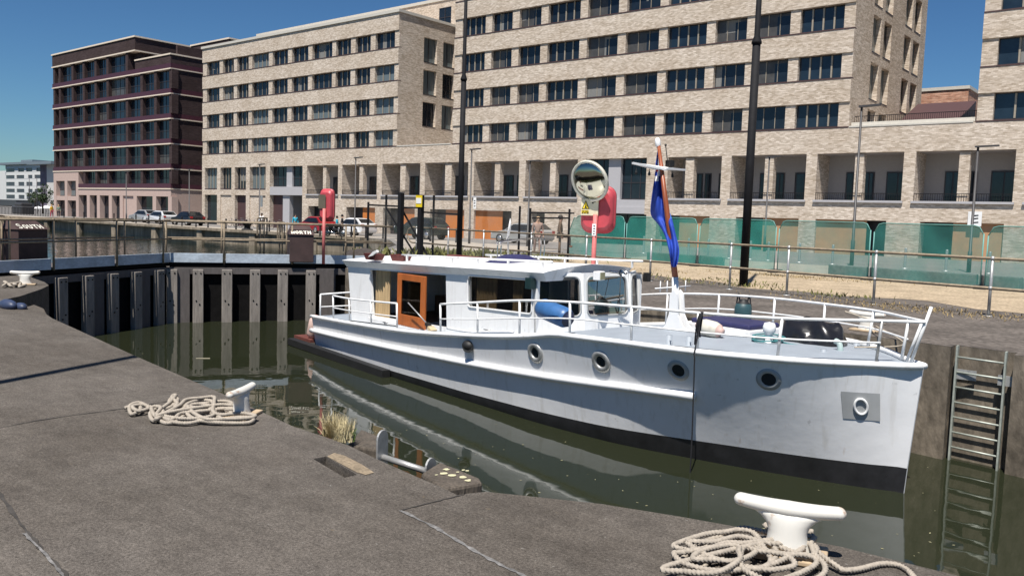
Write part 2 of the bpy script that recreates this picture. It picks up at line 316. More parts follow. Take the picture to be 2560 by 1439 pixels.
# near quay
near = [G(0, 680), G(60, 687), G(112, 705), G(122, 713), G(104, 722), G(50, 740), Vector((-15.2, 5.3, 0)), Vector((-14.3, 5.25, 0)), Vector((-13.5, 5.2, 0)), G(130, 795), G(340, 890), G(560, 985), G(735, 1066), G(800, 1087), G(870, 1112), G(950, 1150), G(1040, 1190), G(1100, 1215), G(1150, 1240), G(1166, 1233), G(1215, 1228), G(1330, 1240), G(1500, 1258), G(1700, 1290), G(1850, 1317), G(2100, 1365), G(2400, 1439), Vector((.2, 4.35, 0)), Vector((4, 4.0, 0)), Vector((30, 0, 0))]
near = [Vector((p.x, p.y, 0)) for p in near]
outer = near+[Vector((30, -60, 0)), Vector((-120, -60, 0)), Vector((-120, 22, 0)), Vector((-23, 8.0, 0))]
slot = [G(783, 1146), G(815, 1140), G(893, 1186), G(862, 1193)]
bm = bmesh.new(); es = []
for loop in (outer, slot):
    vs = [bm.verts.new(p) for p in loop]; es += [bm.edges.new((vs[i], vs[(i+1) % len(vs)])) for i in range(len(vs))]
bmesh.ops.triangle_fill(bm, edges=es, use_beauty=True, use_dissolve=False)
for loop, dz in ((near, -3.5), (slot, -.3)):
    L = loop+[loop[0]] if loop is slot else loop
    for a, b in zip(L, L[1:]): bm.faces.new([bm.verts.new(q) for q in (a, b, b+Vector((0, 0, dz)), a+Vector((0, 0, dz)))])
bm.faces.new([bm.verts.new(q+Vector((0, 0, -.3))) for q in slot])
me = bpy.data.meshes.new('quay'); bm.normal_update(); bmesh.ops.recalc_face_normals(bm, faces=[f for f in bm.faces]); bm.to_mesh(me); bm.free()
for f in me.polygons: pass
me.materials.append(M['concrete']); quay = bpy.data.objects.new('quay', me); COL.objects.link(quay); struct(quay)
M['mortar'] = mat('pale_mortar', (.15, .145, .14), .95, var=.45, vs=5, fine=.3, fs=40)
M['joint'] = mat('dark_joint', (.045, .04, .035), .95, var=.5, vs=8)
def joint(px, w, m, z=.004):
    P = [Vector((p.x, p.y, z)) for p in (G(*q) for q in px)]; mb = MB(); Lp = []; Rp = []
    P = smooth_path(P, 10)
    for i, p in enumerate(P):
        d = (P[min(i+1, len(P)-1)]-P[max(i-1, 0)]).normalized(); n = Vector((-d.y, d.x, 0)); ww = w*(.35+.9*random.random()); j = (random.random()-.5)*w*.6; Lp.append(p+n*(ww+j)); Rp.append(p-n*(ww-j))
    mb.grid([Lp, Rp]); struct(mb.build('paving_joint', m, quay))
joint([(-30, 1075), (120, 1047), (310, 1021), (420, 1003)], .009, M['joint']); joint([(-10, 1225), (60, 1320), (110, 1380), (170, 1445)], .013, M['joint'])
joint([(1000, 1276), (1070, 1258), (1160, 1236)], .008, M['joint']); joint([(1000, 1276), (1090, 1320), (1200, 1385), (1320, 1445)], .012, M['mortar']); joint([(60, 1335), (115, 1390), (160, 1445)], .009, M['mortar'], .008)
# ------------------------------------------------------------------ buildings
YF = 55.0
H_ = lambda k: k*55+EYE
SILL0, HEAD0, PITCHZ = H_(.1165), H_(.146), 3.075
fx = lambda px, py: PY(px, py, YF).x
def window(par, x0, x1, y, z0, z1, kind='fins', n=3, pane='glass'):
    f = MB(); w = x1-x0; f.box(x0, x1, y-.03, y+.05, z0, z0+.10, 1); f.box(x0, x1, y-.03, y+.05, z1-.06, z1, 1)
    if kind == 'fins':
        for i in range(1, n+1): xx = x0+w*i/(n+1); f.box(xx-.05, xx+.05, y-.07, y+.02, z0+.1, z1-.06, 0)
    elif kind == 'thin':
        for i in range(1, n+1): xx = x0+w*i/(n+1); f.box(xx-.022, xx+.022, y-.05, y+.02, z0+.1, z1-.06, 0)
        xd = x0+w*.58; f.box(xd, xd+w*.40, y-.012, y+.01, z0+.1, z0+(z1-z0)*.84, 2)
    elif kind == 'two':
        for i in range(1, n+1): xx = x0+w*i/(n+1); f.box(xx-.03, xx+.03, y-.04, y+.02, z0+.1, z1-.06, 1)
        zz = z0+(z1-z0)*.42; f.box(x0, x1, y-.035, y+.02, zz-.03, zz+.03, 1)
    o = f.build('window', [M['frame'], M['darkframe'], M['glass']], par)
    p = MB(); p.box(x0, x1, y, y+.04, z0, z1); p.build('pane', M[pane], o)
    if kind != 'two' and random.random() < .22:
        c = MB(); a = x0+w*random.choice((0, .25, .5)); b_ = a+w*random.choice((.24, .5)); c.box(a+.06, min(b_, x1)-.06, y-.008, y-.002, z0+.1+(z1-z0)*random.choice((0, 0, .35)), z1-.06); c.build('blind', M['blindcloth'], o)
def rowfacade(par, wallm, X0, X1, Yf, piers, rows, ztop, zbot, Yb, gl=.40, opts=None, wall_name='wall', sidewin=None):
    w = MB(); zz = zbot
    for sill, head in rows:
        w.box(X0, X1, Yf, Yf+.55, zz, sill); zz = head
        for a, b in piers: w.box(a, b, Yf+.09, Yf+.55, sill, head)
    w.box(X0, X1, Yf, Yf+.55, zz, ztop)
    sl = MB()
    for ri, (sill, head) in enumerate(rows):
        sl.box(X0-.003, X1+.003, Yf-.03, Yf+.39, sill+.002, sill+.07)
        for i in range(len(piers)-1):
            x0, x1 = piers[i][1], piers[i+1][0]; kind, n, pane = (opts(ri, i, x1-x0) if opts else ('fins', 3, 'glass')); window(par, x0, x1, Yf+gl, sill+.07, head, kind, n, pane)
    w.build(wall_name, wallm, par); sl.build('sill', M['sill'], par)
def core(par, wallm, X0, X1, Y0, Yb, z0, z1, sidewins=None, name='wall'):
    w = MB(); x1 = X1-(.45 if sidewins else 0); w.box(X0, x1, Y0, Yb, z0, z1)
    if sidewins:
        hs = [((y0-Y0)/(Yb-Y0), (y1-Y0)/(Yb-Y0), (a-z0)/(z1-z0), (b-z0)/(z1-z0)) for y0, y1, a, b in sidewins]
        panel(w, (X1, Y0, z0), (X1, Yb, z0), (X1, Yb, z1), (X1, Y0, z1), hs, (-.449, 0, 0))
        for k, (y0, y1, a, b) in enumerate(sidewins):
            f = MB(); f.box(X1-.34, X1-.28, y0, y1, a, a+.06); f.box(X1-.34, X1-.28, (y0+y1)/2-.03, (y0+y1)/2+.03, a+.06, b); f.box(X1-.02, X1+.02, y0, y1, a-.06, a-.002); o = f.build('window', M['darkframe'], par)
            p = MB(); p.box(X1-.38, X1-.33, y0, y1, a, b); p.build('pane', M['glasscurtain' if k % 3 else 'glass'], o)
    return w.build(name, wallm, par)
rows4 = [(SILL0+PITCHZ*k, HEAD0+PITCHZ*k) for k in range(4)]
# --- beige block on the left
XL0, XL1 = -94.7, -60.3
lb = thing('apartment_block', 'buff brick apartment block with four window rows, between the plum block and the arcade', 'apartment building', (-77, 55, -.3))
pc = [(505, 515.6, 172), (547.2, 555.6, 170), (583, 591, 165), (620, 628.7, 160), (670.2, 679.8, 153), (718.1, 728.1, 145), (769, 779, 140), (829, 838, 128), (875.6, 886.8, 122), (925, 936.8, 110), (985.6, 998, 105)]
pl = [(fx(a, y), fx(b, y)) for a, b, y in pc]; pl[0] = (XL0, pl[0][1]); pl[-1] = (pl[-1][0], XL1)
def lopt(r, i, w):
    c = {(2, 9): 'glasscurtain', (1, 9): 'glasscurtain', (0, 9): 'glasscurtain', (1, 6): 'glasscurtain', (0, 6): 'glasscurtain', (0, 3): 'glasscurtain', (1, 3): 'glasscurtain', (3, 3): 'glasscurtain'}.get((r, i), 'glass')
    return ('fins' if (i % 3 or c != 'glass') else 'thin', 3 if w > 3 else 2, c)
rowfacade(lb, M['brick'], XL0, XL1, YF, pl, rows4, H_(.343), 6.41, 70, opts=lopt)
sw = []
for k in range(1, 4):
    for y0, y1 in ((58.3, 60.1), (60.95, 62.6)): sw.append((y0, y1, 7.225+PITCHZ*k, 9.55+PITCHZ*k))
core(lb, M['brick'], XL0, XL1, YF+.55, 75, 6.41, H_(.343), sw)
mb = MB(); zc = H_(.343); mb.box(XL0-.12, XL1+.12, YF-.12, YF+.5, zc+.002, zc+.26); mb.box(XL1-.4, XL1+.12, YF+.5, 75, zc+.002, zc+.26); mb.build('coping', M['coping'], lb)
# set-back top storey
mb = MB(); mb.box(XL0, -53.2, 62.5, 75, zc, 23.3); mb.build('penthouse', M['brick'], lb)
mb = MB(); mb.box(XL0-.1, -53.2, 62.4, 75, 23.302, 23.6); mb.build('penthouse_coping', M['coping'], lb)
window(lb, PY(1098, 45, 62.5).x, PY(1128, 40, 62.5).x, 62.49, 20.9, 22.6, 'two', 1)
for a in (712, 766):
    mb = MB(); xa = PY(a, 70, 62.5).x; mb.box(xa, xa+2.2, 62.46, 62.52, 21.3, 22.75); mb.build('window', M['darkframe'], lb)
# ground floors of the block: openings (px) at two levels
g1 = [(512, 542.7), (551, 578.6), (587, 615), (624, 664)]
xs = [(fx(a, 450), fx(b, 450)) for a, b in g1]; ent = (fx(674.5, 450), fx(756, 450)); wl = MB(); xp = XL0
XG1 = fx(766.5, 450); zb = -.6
zones = xs+[ent]
for a, b in zones: wl.box(xp, a, YF, YF+.6, zb, 6.41); xp = b
wl.box(xp, XG1, YF, YF+.6, zb, 6.41)
for i, (a, b) in enumerate(xs):
    wl.box(a, b, YF+.0015, YF+.6, 3.23, 3.88); window(lb, a, b, YF+.45, 3.9, 6.40, 'fins', 3, 'glasscurtain' if i in (0, 3) else 'glass')
    sl = MB(); sl.box(a, b, YF-.02, YF+.44, 3.882, 3.95); sl.build('sill', M['sill'], lb)
    if i in (1, 3): wl.box(a, b, YF+.12, YF+.6, zb, 3.2299)
    else:
        d = MB(); d.box(a, b, YF+.40, YF+.5, zb, 3.2299); o = d.build('door', M['glass' if i == 0 else 'sill'], lb)
wl.build('wall', M['brick'], lb)
a, b = ent; e = MB(); e.box(a, b, YF+.02, YF+.6, 3.3, 4.2); xm = a+(b-a)*.54; e.box(xm-.5, xm+.5, YF+.3, YF+.62, 4.2, 6.40); e.box(xm-1.0, xm+.2, YF+.2, YF+.7, zb, 3.3); e.build('entrance_panel', M['greypanel'], lb)
window(lb, a, xm-.5, YF+.5, 4.2, 6.40, 'two', 2); window(lb, xm+.5, b, YF+.5, 4.2, 6.40, 'two', 1)
e = MB(); e.box(a, xm-1.0, YF+.5, YF+.6, zb, 3.3); e.build('door', M['sill'], lb)
e = MB(); e.box(xm-.2, b+.02, YF+4, YF+4.2, zb, 3.3); e.build('entrance_back', M['glass'], lb); e = MB(); e.box(xm-.35, xm-.2, YF+.7, YF+4, zb, 3.3); e.build('entrance_side', M['greypanel'], lb)
# --- arcaded terrace (podium) with garages
pod = thing('arcade_terrace', 'long two-storey buff brick terrace with deep loggias over garage openings', 'terrace', (-35, 55, -.1))
bays = [(767, 845, [(805, 813)]), (855, 942, [(896, 905)]), (955, 1050, [(998, 1011)]), (1062, 1170, [(1110, 1126)]), (1184.5, 1297, [(1234, 1247)]), (1313, 1443, [(1372, 1386)])]
bays2 = [(1668, 1802, [(1710, 1731)]), (1826, 2013, [(1908, 1930)]), (2040, 2256, [(2133, 2155)]), (2286, 2535, [(2393, 2420)]), (2566, 2850, [(2690, 2720)])]
ent2 = (fx(1463, 440), fx(1615, 440)); XP1 = 40
gar = [(770, 800, 'glass'), (865, 937, 'orange'), (957, 1036, 'orange'), (1074, 1160, 'orange'), (1184, 1278, 'orange'), (1326, 1361, 'glass'), (1640, 1773, 'plywood'), (1839, 1996, 'plywood'), (2038, 2215, 'plywood'), (2300, 2510, 'plywood'), (2600, 2830, 'plywood')]
wl = MB(); zt, zl, zs_ = 8.0, 6.41, 3.44; LD = 2.3
wl.box(XL1, XP1, YF, YF+.5, zl, zt)
xp = XG1
for lo, hi, mids in bays+[(1463, 1615, [])]+bays2:
    a, b = fx(lo, 450), fx(hi, 450); wl.box(xp, a, YF, YF+LD, 3.3, zl-.001); xp = b
    for ma, mb_ in mids: wl.box(fx(ma, 455), fx(mb_, 455), YF+.12, YF+.62, zs_+.004, zl-.12)
wl.box(xp, XP1, YF, YF+LD, 3.3, zl-.001)
xp = XG1
for ga, gb, kind in sorted(gar+[(1463, 1615, 'ent')]):
    a, b = fx(ga, 560), fx(gb, 560); wl.box(xp, a, YF, YF+1.1, -.6, 2.2); xp = b
wl.box(xp, XP1, YF, YF+1.1, -.6, 2.2)
wl.box(XG1, ent2[0], YF, YF+.5, 2.2, 3.3); wl.box(ent2[1], XP1, YF, YF+.5, 2.2, 3.3)
wl.build('wall', M['brick'], pod)
rd = MB(); rd.box(XG1, XP1, YF+.5, 75, zl+.002, zt-.01); rd.box(XG1, XP1, YF+LD, YF+LD+.2, -.6, zl); rd.box(XG1, XP1, YF+.502, YF+LD, 2.9, 3.3)
rd.build('loggia_wall', M['render'], pod)
sb = MB()
for lo, hi, mids in bays+bays2: a, b = fx(lo, 450), fx(hi, 450); sb = MB(); sb.box(a-.1, b+.1, YF-.14, YF+LD, 3.302, zs_-.001); sb.build('balcony_slab', M['greypanel'], pod)
for k, (lo, hi, mids) in enumerate(bays+bays2):
    a, b = fx(lo, 450), fx(hi, 450)
    # dark doors on the back wall, low railing at the edge
    for i, (u0, u1) in enumerate(((.30, .52), (.60, .98)) if k < 6 else ((.22, .40), (.44, .56), (.70, .97))):
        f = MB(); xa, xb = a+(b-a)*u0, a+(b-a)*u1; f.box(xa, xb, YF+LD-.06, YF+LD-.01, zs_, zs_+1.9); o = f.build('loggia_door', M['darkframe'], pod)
        f = MB(); xm = (xa+xb)/2; f.box(xa+.08, xm-.04, YF+LD-.08, YF+LD-.062, zs_+.1, zs_+1.82); f.box(xm+.04, xb-.08, YF+LD-.08, YF+LD-.062, zs_+.1, zs_+1.82); f.build('pane', M['glassblue' if (i+k) % 3 == 0 else 'glass'], o)
    r = MB(); n = int((b-a)/.13)
    for i in range(n+1): xx = a+.03+(b-a-.06)*i/n; r.box(xx-.01, xx+.01, YF+.035, YF+.055, zs_, zs_+.42)
    r.box(a, b, YF+.03, YF+.06, zs_+.42, zs_+.46); r.build('balcony_railing', M['black'], pod)
for k, (ga, gb, kind) in enumerate(gar):
    a, b = fx(ga, 560), fx(gb, 560); f = MB()
    if kind in ('orange', 'plywood'):
        u = .52 if kind == 'orange' and ga < 1000 else (0.0 if ga == 1184 else (.42 if ga not in (2038, 2300) else (.0 if ga == 2038 else .4)))
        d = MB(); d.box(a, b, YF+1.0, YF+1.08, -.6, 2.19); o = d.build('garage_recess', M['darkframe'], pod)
        f.box(a+(b-a)*u, b-.02 if ga not in (1184, 2038) else b-(b-a)*.28, YF+.24, YF+.30, -.6, 2.19); f.build('garage_door', M[kind], pod)
    else: f.box(a, b, YF+.8, YF+.9, -.6, 2.19); f.build('garage_door', M['glass'], pod)
a, b = ent2; e = MB(); e.box(a, b, YF+.02, YF+.6, 2.25, 2.75); e.box(a, b, YF+.1, YF+.7, 2.75, 3.3); xm = a+(b-a)*.46; e.box(xm-.55, xm+.55, YF+.3, YF+.72, 3.3, 6.40); e.build('entrance_panel', M['greypanel'], pod)
window(pod, a, xm-.55, YF+.6, 3.3, 6.40, 'two', 2); window(pod, xm+.55, b, YF+.6, 3.3, 6.40, 'two', 2)
e = MB(); e.box(a, b, YF+.9, YF+1, -.6, 2.25); o = e.build('entrance_door', M['glass'], pod); e = MB(); [e.box(a+(b-a)*u-.05, a+(b-a)*u+.05, YF+.85, YF+.898, -.6, 2.24) for u in (.05, .3, .62, .95)]; e.build('door_frame', M['darkframe'], o)
tr = MB(); x0, x1 = -60.2, -53.2; tr.box(x0, x1, YF-.03, YF+.3, zt+.002, zt+.1); tr.build('parapet', M['coping'], pod); tr = MB(); x0, x1 = -18.35, -11.3; tr.box(x0, x1, YF-.03, YF+.5, zt+.002, zt+.1); tr.box(x0, x1, YF+.4, YF+.5, zt+.1, zt+.35); tr.build('parapet', M['coping'], pod)
r = MB()
for i in range(60): xx = -18.3+i*.118; r.box(xx-.01, xx+.01, YF+.8, YF+.82, zt+.1, zt+.75)
r.box(-18.3, -11.3, YF+.79, YF+.83, zt+.75, zt+.79); r.build('roof_railing', M['black'], pod)
for nm, px, py, tx in (('1', 824, 502, 0),): pass
# --- long upper block
XA, XB = -53.05, -18.4
la = thing('apartment_block', 'tall long buff brick block above the terrace, behind the two black poles', 'apartment building', (-36, 55, 7.99))
pc = [(1136, 1152.5, 154), (1210, 1226, 150), (1277, 1294, 145), (1348.5, 1366, 140), (1446, 1464.5, 132), (1542, 1562, 115), (1646, 1667, 95), (1765.6, 1787.5, 78), (1866.5, 1888, 65), (1975, 2000, 58), (2109.7, 2138, 47)]
pa = [(fx(a, y), fx(b, y)) for a, b, y in pc]; pa[0] = (XA, pa[0][1]); pa[-1] = (pa[-1][0], XB)
def aopt(r, i, w):
    if i in (0, 3, 6, 9): return ('fins', 3, 'glassblue' if i > 5 else 'glass')
    return ('thin', 2, 'glassgrey') if (i+r) % 4 else ('thin', 2, 'glass')
rows6 = [(SILL0+PITCHZ*k, HEAD0+PITCHZ*k) for k in range(6)]
rowfacade(la, M['brick'], XA, XB, YF, pa, rows6, 28.2, 7.99, 72, opts=aopt)
sw = []
for k in range(0, 6):
    z1 = 9.6+PITCHZ*k
    for y0, y1 in ((58.6, 60.3), (60.95, 62.65), (65.7, 67.4), (68.0, 69.7)): sw.append((y0, y1, max(8.1, z1-2.38), z1))
core(la, M['brick'], XA, XB, YF+.55, 71.2, 7.99, 28.2, sw)
# --- right block
rb = thing('apartment_block', 'buff brick apartment block cut off by the right edge of the photo', 'apartment building', (10, 55, 7.99))
XR = -11.17; e0 = fx(2492, 150)
pr = [(XR, e0), (e0+4.2, e0+5.2), (e0+9.2, e0+10.2), (e0+14.5, e0+15.5)]
rowfacade(rb, M['brick'], XR, pr[-1][1], YF, pr, rows6, 28.2, 7.99, 72, opts=lambda r, i, w: ('fins', 3, 'glassblue' if i == 0 else 'glass'))
core(rb, M['brick'], XR, pr[-1][1], YF+.55, 71, 7.99, 28.2)
# --- red brick house behind the terrace roof
hb = thing('brick_house', 'flat roofed red brick house behind the terrace roof', 'house', (-24, 88, 0))
p0, p1 = PY(2240, 230, 88), PY(2422, 222, 88); ztp = p1.z; mb = MB(); mb.box(p0.x-3, p1.x, 88, 100, 0, ztp); mb.build('wall', M['brickred'], hb)
mb = MB(); mb.box(p0.x-3, p1.x+.1, 87.9, 100, ztp+.002, ztp+.3); mb.build('roof', M['coping'], hb)
for a, b in ((2302, 2335), (2352, 2396)): xa, xb = PY(a, 275, 88).x, PY(b, 275, 88).x; window(hb, xa, xb, 87.97, ztp-4.6, ztp-2.3, 'two', 1, 'glassblue')
mb = MB(); xa, xb = PX(2440, 260, p1.x).y, 0; mb.box(p1.x, p1.x+.03, 90, 91.5, ztp-4.6, ztp-2.3); mb.build('window', M['darkframe'], hb)
sh = thing('roof_shed', 'dark sloping stair hood on the terrace roof beside the tall block', 'roof hood', (-17, 66, 8)); mb = MB(); q = [PX(2280, 268, -18.3), PY(2352, 303, 66), PY(2278, 305, 66)]
mb.prism([(-18.3, 64, 8.0), (-18.3, 70, 8.0), (-18.3, 70, 11.3), (-18.3, 64, 8.9)], (4, 0, 0)); mb.build('hood', M['sill'], sh)
# --- plum brick block
db = thing('apartment_block', 'dark plum brick apartment block with pale stripes beside the basin', 'apartment building', (-119, 55, -.3))
DX0, DX1, DXP = -137.1, -102.1, -111.3
bz = [H_(k) for k in (.0405, .0862, .1435, .2005, .257, .313)]
w = MB(); pale = MB(); mar = MB(); w.box(DX0+.3, DX1-.3, YF+.9, 78, -.5, H_(.313)); XPK = -128.5
w.box(DX0+.3, DXP-.3, YF+.9, 78, H_(.313), H_(.369))
def ring(t, x0, x1, z0, z1, d): t.box(x0-d, x1+d, YF-d, YF+.9, z0, z1); t.box(x1-.35, x1+d, YF+.9, 78, z0, z1)
ring(w, DX0, DXP, H_(.369)+.18, H_(.402), 0); ring(pale, DX0, DXP, H_(.402)+.002, H_(.402)+.2, .12); ring(pale, DX0, DXP, H_(.369), H_(.369)+.17, .1)
w.box(DXP, DX1, YF, YF+.5, H_(.313)+.18, H_(.345)); w.box(DX1-.5, DX1, YF+.5, 78, H_(.313)+.18, H_(.345)); pale.box(DXP, DX1+.1, YF-.1, YF+.5, H_(.345)+.002, H_(.345)+.18); pale.box(DX1-.4, DX1+.1, YF+.5, 78, H_(.345)+.002, H_(.345)+.18)
for k, z in enumerate(bz):
    x0 = XPK if k == 0 else DX0
    ring(pale, x0, DX1, z, z+.14, .08); ring(mar, x0, DX1, z+.142, z+.72, .02)
s6 = 640/1395; dx = lambda c, cy: fx(c*s6, cy*s6)
cols = [dx(c, 600) for c in (295, 325, 395, 455, 520, 585, 690, 770, 845, 928)]
heads = bz[1:]+[H_(.369)]
for k in range(6):
    z0, z1 = bz[k]+.72, heads[k]; cs = [c for c in cols if not (k == 0 and c < XPK+.3) and not (k == 5 and c > DXP)]
    for c in cs: w.box(c-.32, c+.32, YF+.03, YF+.9, z0, z1)
    for i in range(len(cs)-1): window(db, cs[i]+.32, cs[i+1]-.32, YF+.5, z0, z1, 'two', 3, 'glassgrey' if (i*7+k*5) % 6 == 1 else 'glass')
    # right-hand face
    w.box(DX1-.35, DX1-.02, YF+.9, 59.6, z0, z1); w.box(DX1-.35, DX1-.02, 64.3, 78, z0, z1)
    f = MB(); f.box(DX1-.32, DX1-.26, 59.6, 64.3, z0, z1); f.build('window', M['glass'], db)
w.build('wall', M['brickdark'], db); pale.build('string_course', M['cream'], db); mar.build('spandrel', M['maroon'], db)
pk = MB(); zp = H_(.0862)
pk.box(DX0, XPK, YF, YF+.9, zp-1.35, zp-.01)
for c in (DX0, (DX0+XPK)/2-.4, XPK-.9): pk.box(c, c+.9, YF, YF+.9, -.5, zp-1.35)
pk.box(DX0+.9, XPK-.9, YF+.03, YF+.9, 2.1, 2.75)
for c in [dx(c, 1100) for c in (480, 535, 600, 660, 735, 840, 925)]: pk.box(c-.45, c+.45, YF+.02, YF+.9, -.5, bz[0]-.9)
pk.box(XPK, DX1, YF+.015, YF+.9, bz[0]-.9, bz[0]-.01); pk.box(dx(665, 1100), dx(720, 1100), YF+.2, YF+.9, -.5, bz[0]-.9); pk.box(DX1-.4, DX1-.005, YF+.9, 59.5, -.5, bz[0]-.02); pk.box(DX1-.4, DX1-.005, 59.5, 78, bz[0]-1, bz[0]-.02)
pk.build('ground_floor_wall', M['pink'], db)
for a, b, z0, z1 in ((DX0+.9, (DX0+XPK)/2-.4, 2.75, zp-1.35), ((DX0+XPK)/2+.5, XPK-.9, 2.75, zp-1.35), (DX0+.9, (DX0+XPK)/2-.4, -.5, 2.1), ((DX0+XPK)/2+.5, XPK-.9, -.5, 2.1)): window(db, a, b, YF+.6, z0, z1, 'two', 1, 'glasscurtain' if z0 > 1 else 'glass')
gl_ = MB(); gl_.box(XPK, DX1-.4, YF+.7, YF+.8, -.5, bz[0]-.9); gl_.build('shopfront', M['glass'], db)
mb = MB(); mb.box(-104, -94.7, 66, 78, 0, H_(.36)); mb.build('rear_wing', M['brickdark'], db); mb = MB(); mb.box(DXP, -101.7, 62.9, 76, 20, 23.85); mb.build('rear_wing', M['brickdark'], db); mb = MB(); mb.box(DXP, -101.6, 62.8, 76, 23.852, 24.05); mb.build('string_course', M['cream'], db)
# ------------------------------------------------------------------ the boat (local frame: x = forward from the stem at the waterline, y = port, z = up from the water)
BW = Vector((-2.72, 11.0, 0)); BE = Vector((-1, .20, 0)).normalized(); BN = Vector((-BE.y, BE.x, 0));
if BN.y > 0: BN = -BN
BROT = math.atan2(-BE.y, -BE.x); BZ0 = -1.6
def BZ(px, py, z): p = G(px, py, BZ0+z)-BW; return p.dot(BE), p.dot(BN)
def BS(px, py, b=0): d = ray(px, py); t = ((BW-O).dot(BN)+b)/(d.dot(BN)); q = O+d*t; return (q-BW).dot(BE), q.z-BZ0
def bp(s, b, z): return Vector((-s, -b, z))
def bw2(s, b, z): q = BW+BE*s+BN*b; return Vector((q.x, q.y, BZ0+z))
SS = [-.3, 0, .3, .6, 1.1, 1.6, 2.3, 3, 3.9, 4.6, 5.65, 7.5, 9.5, 11, 12.4, 13.4]
bwl = lambda s: slerp([0, .4, 1.13, 2.33, 3.9, 5.65, 9.5, 11.5, 13.4], [0, .21, .54, 1.0, 1.44, 1.58, 1.60, 1.54, 1.36], s)
bgw = lambda s: slerp([-.13, 0, .25, .5, 1, 1.5, 2, 3, 4.5, 6.5, 9, 11, 13.4], [0.015, .12, .36, .63, 1.06, 1.33, 1.53, 1.73, 1.82, 1.82, 1.79, 1.70, 1.48], s)
sheer = lambda s: slerp([-.15, .18, 1.0, 2.0, 2.96, 4.04, 4.41, 5.09, 5.6, 6.15, 7.33, 8.55, 10.7, 13.4], [1.585, 1.573, 1.572, 1.56, 1.548, 1.513, 1.50, 1.39, 1.318, 1.25, 1.13, 1.02, .90, .765], s)
bootz = lambda s: lerp([0, 2, 4, 7, 13.4], [.30, .27, .2, .13, .08], s)
def hb(s, z):
    if s < -.2: return .01
    h = sheer(s); t = z/h
    stem = -.13*max(z, 0)/1.58      # the stem rakes forward with height
    k = max(0, min(1, (s-stem)/.3)) ** .5
    if z < 0: return max(.005, bwl(s)*(1-min(1, (-z/.7))**2*.6))*k
    return max(.008, (bwl(s)+(bgw(s)-bwl(s))*t**1.15)*k)
M['hullwhite'] = mat('hull_white_paint', (.74, .745, .75), .36, var=.05, vs=1.5, bump=.5, bs=1.7)
M['white'] = mat('white_gloss', (.80, .80, .79), .35, var=.05, vs=5)
M['hullgrey'] = mat('grey_primer', (.36, .37, .37), .5, var=.08)
M['boot'] = mat('black_bottom_paint', (.018, .018, .02), .5, var=.5, vs=3)
M['deck'] = mat('grey_deck_paint', (.29, .325, .365), .55, var=.1, vs=3)
M['bglass'] = thin_glass('boat_glass', (.44, .43, .41))
M['inside'] = mat('dark_interior', (.10, .06, .038), .8, var=.2)
M['curtain'] = mat('tan_curtain', (.42, .30, .16), .9, var=.3, vs=2, stretch=(9, 9, .5))
M['teak'] = mat('varnished_wood', (.42, .12, .03), .35, var=.2, vs=4, stretch=(1, 1, .3))
M['mastwood'] = mat('mast_wood', (.27, .07, .025), .4, var=.25, vs=5, stretch=(4, 4, .4))
M['blind'] = mat('beige_blind', (.32, .26, .18), .9, var=.1)
M['navy'] = mat('navy_canvas', (.025, .025, .085), .55, var=.2)
M['rubber'] = mat('black_rubber', (.012, .012, .012), .6, var=.3)
M['steel'] = mat('stainless', (.6, .6, .6), .18, metal=1, var=.05)
def weather(m):
    nt = m.node_tree; L = nt.links.new; b = nt.nodes['Principled BSDF']; src = b.inputs['Base Color'].links[0].from_socket; tc = [n for n in nt.nodes if n.type == 'TEX_COORD'][0]
    def stain(st, sc, lo, hi, col, f):
        nonlocal src
        mp = N(nt, 'Mapping'); mp.inputs['Scale'].default_value = st; L(tc.outputs['Object'], mp.inputs[0]); no = N(nt, 'TexNoise'); no.inputs['Scale'].default_value = sc; no.inputs['Detail'].default_value = 5; L(mp.outputs[0], no.inputs[0])
        r = N(nt, 'ValToRGB'); r.color_ramp.elements[0].position = lo; r.color_ramp.elements[1].position = hi; r.color_ramp.elements[1].color = (f, f, f, 1); L(no.outputs[0], r.inputs[0]); mx = N(nt, 'Mix', data_type='RGBA'); L(r.outputs[0], mx.inputs[0]); L(src, mx.inputs[6]); mx.inputs[7].default_value = (*col, 1); src = mx.outputs[2]
    stain((5, 5, .5), 2.2, .55, .75, (.50, .48, .43), .4); stain((9, 9, .35), 1.6, .68, .78, (.36, .25, .15), .35); stain((1, 1, 1), 7, .70, .74, (.40, .40, .40), .5); L(src, b.inputs['Base Color'])
weather(M['hullwhite']); weather(M['white'])
boat = thing('motor_boat', 'white motor cruiser with grey decks, cabin and portholes moored in the lock', 'boat', (BW.x, BW.y, BZ0), BROT)
def bpart(mb, name, m, par=boat, **k): return mb.build(name, m, par, world=False, **k)
zf = [-.6, -.3, -.1]
mb = MB(); us = [i/70 for i in range(71)]
def hull_row(u, side):
    r = []
    for q in (-.6, -.3, -.08, None, .12, .25, .4, .55, .7, .82, .92, 1.0):
        s0 = u**1.15*13.4
        h = sheer(s0); bz_ = bootz(s0); z = bz_ if q is None else (q if q < 0 else bz_+(h-bz_)*q)
        stem = -.13*max(z, 0)/1.58; s = stem+(13.4-stem)*u**1.15; r.append(bp(s, side*hb(s, z) if u > 0 else side*.012, z))
    return r
rowsR = [hull_row(u, 1) for u in us]; rowsL = [hull_row(u, -1) for u in us]
for rows in (rowsR, rowsL):
    mb.grid([r[:4] for r in rows], 1); mb.grid([r[3:] for r in rows], 0)
mb.grid([rowsR[0], rowsL[0]], 0); tr_ = [[a, b] for a, b in zip(rowsR[-1], rowsL[-1])]; mb.grid(tr_, 0, False)
hull = bpart(mb, 'hull', [M['hullwhite'], M['boot']])
mb = MB(); rows = []
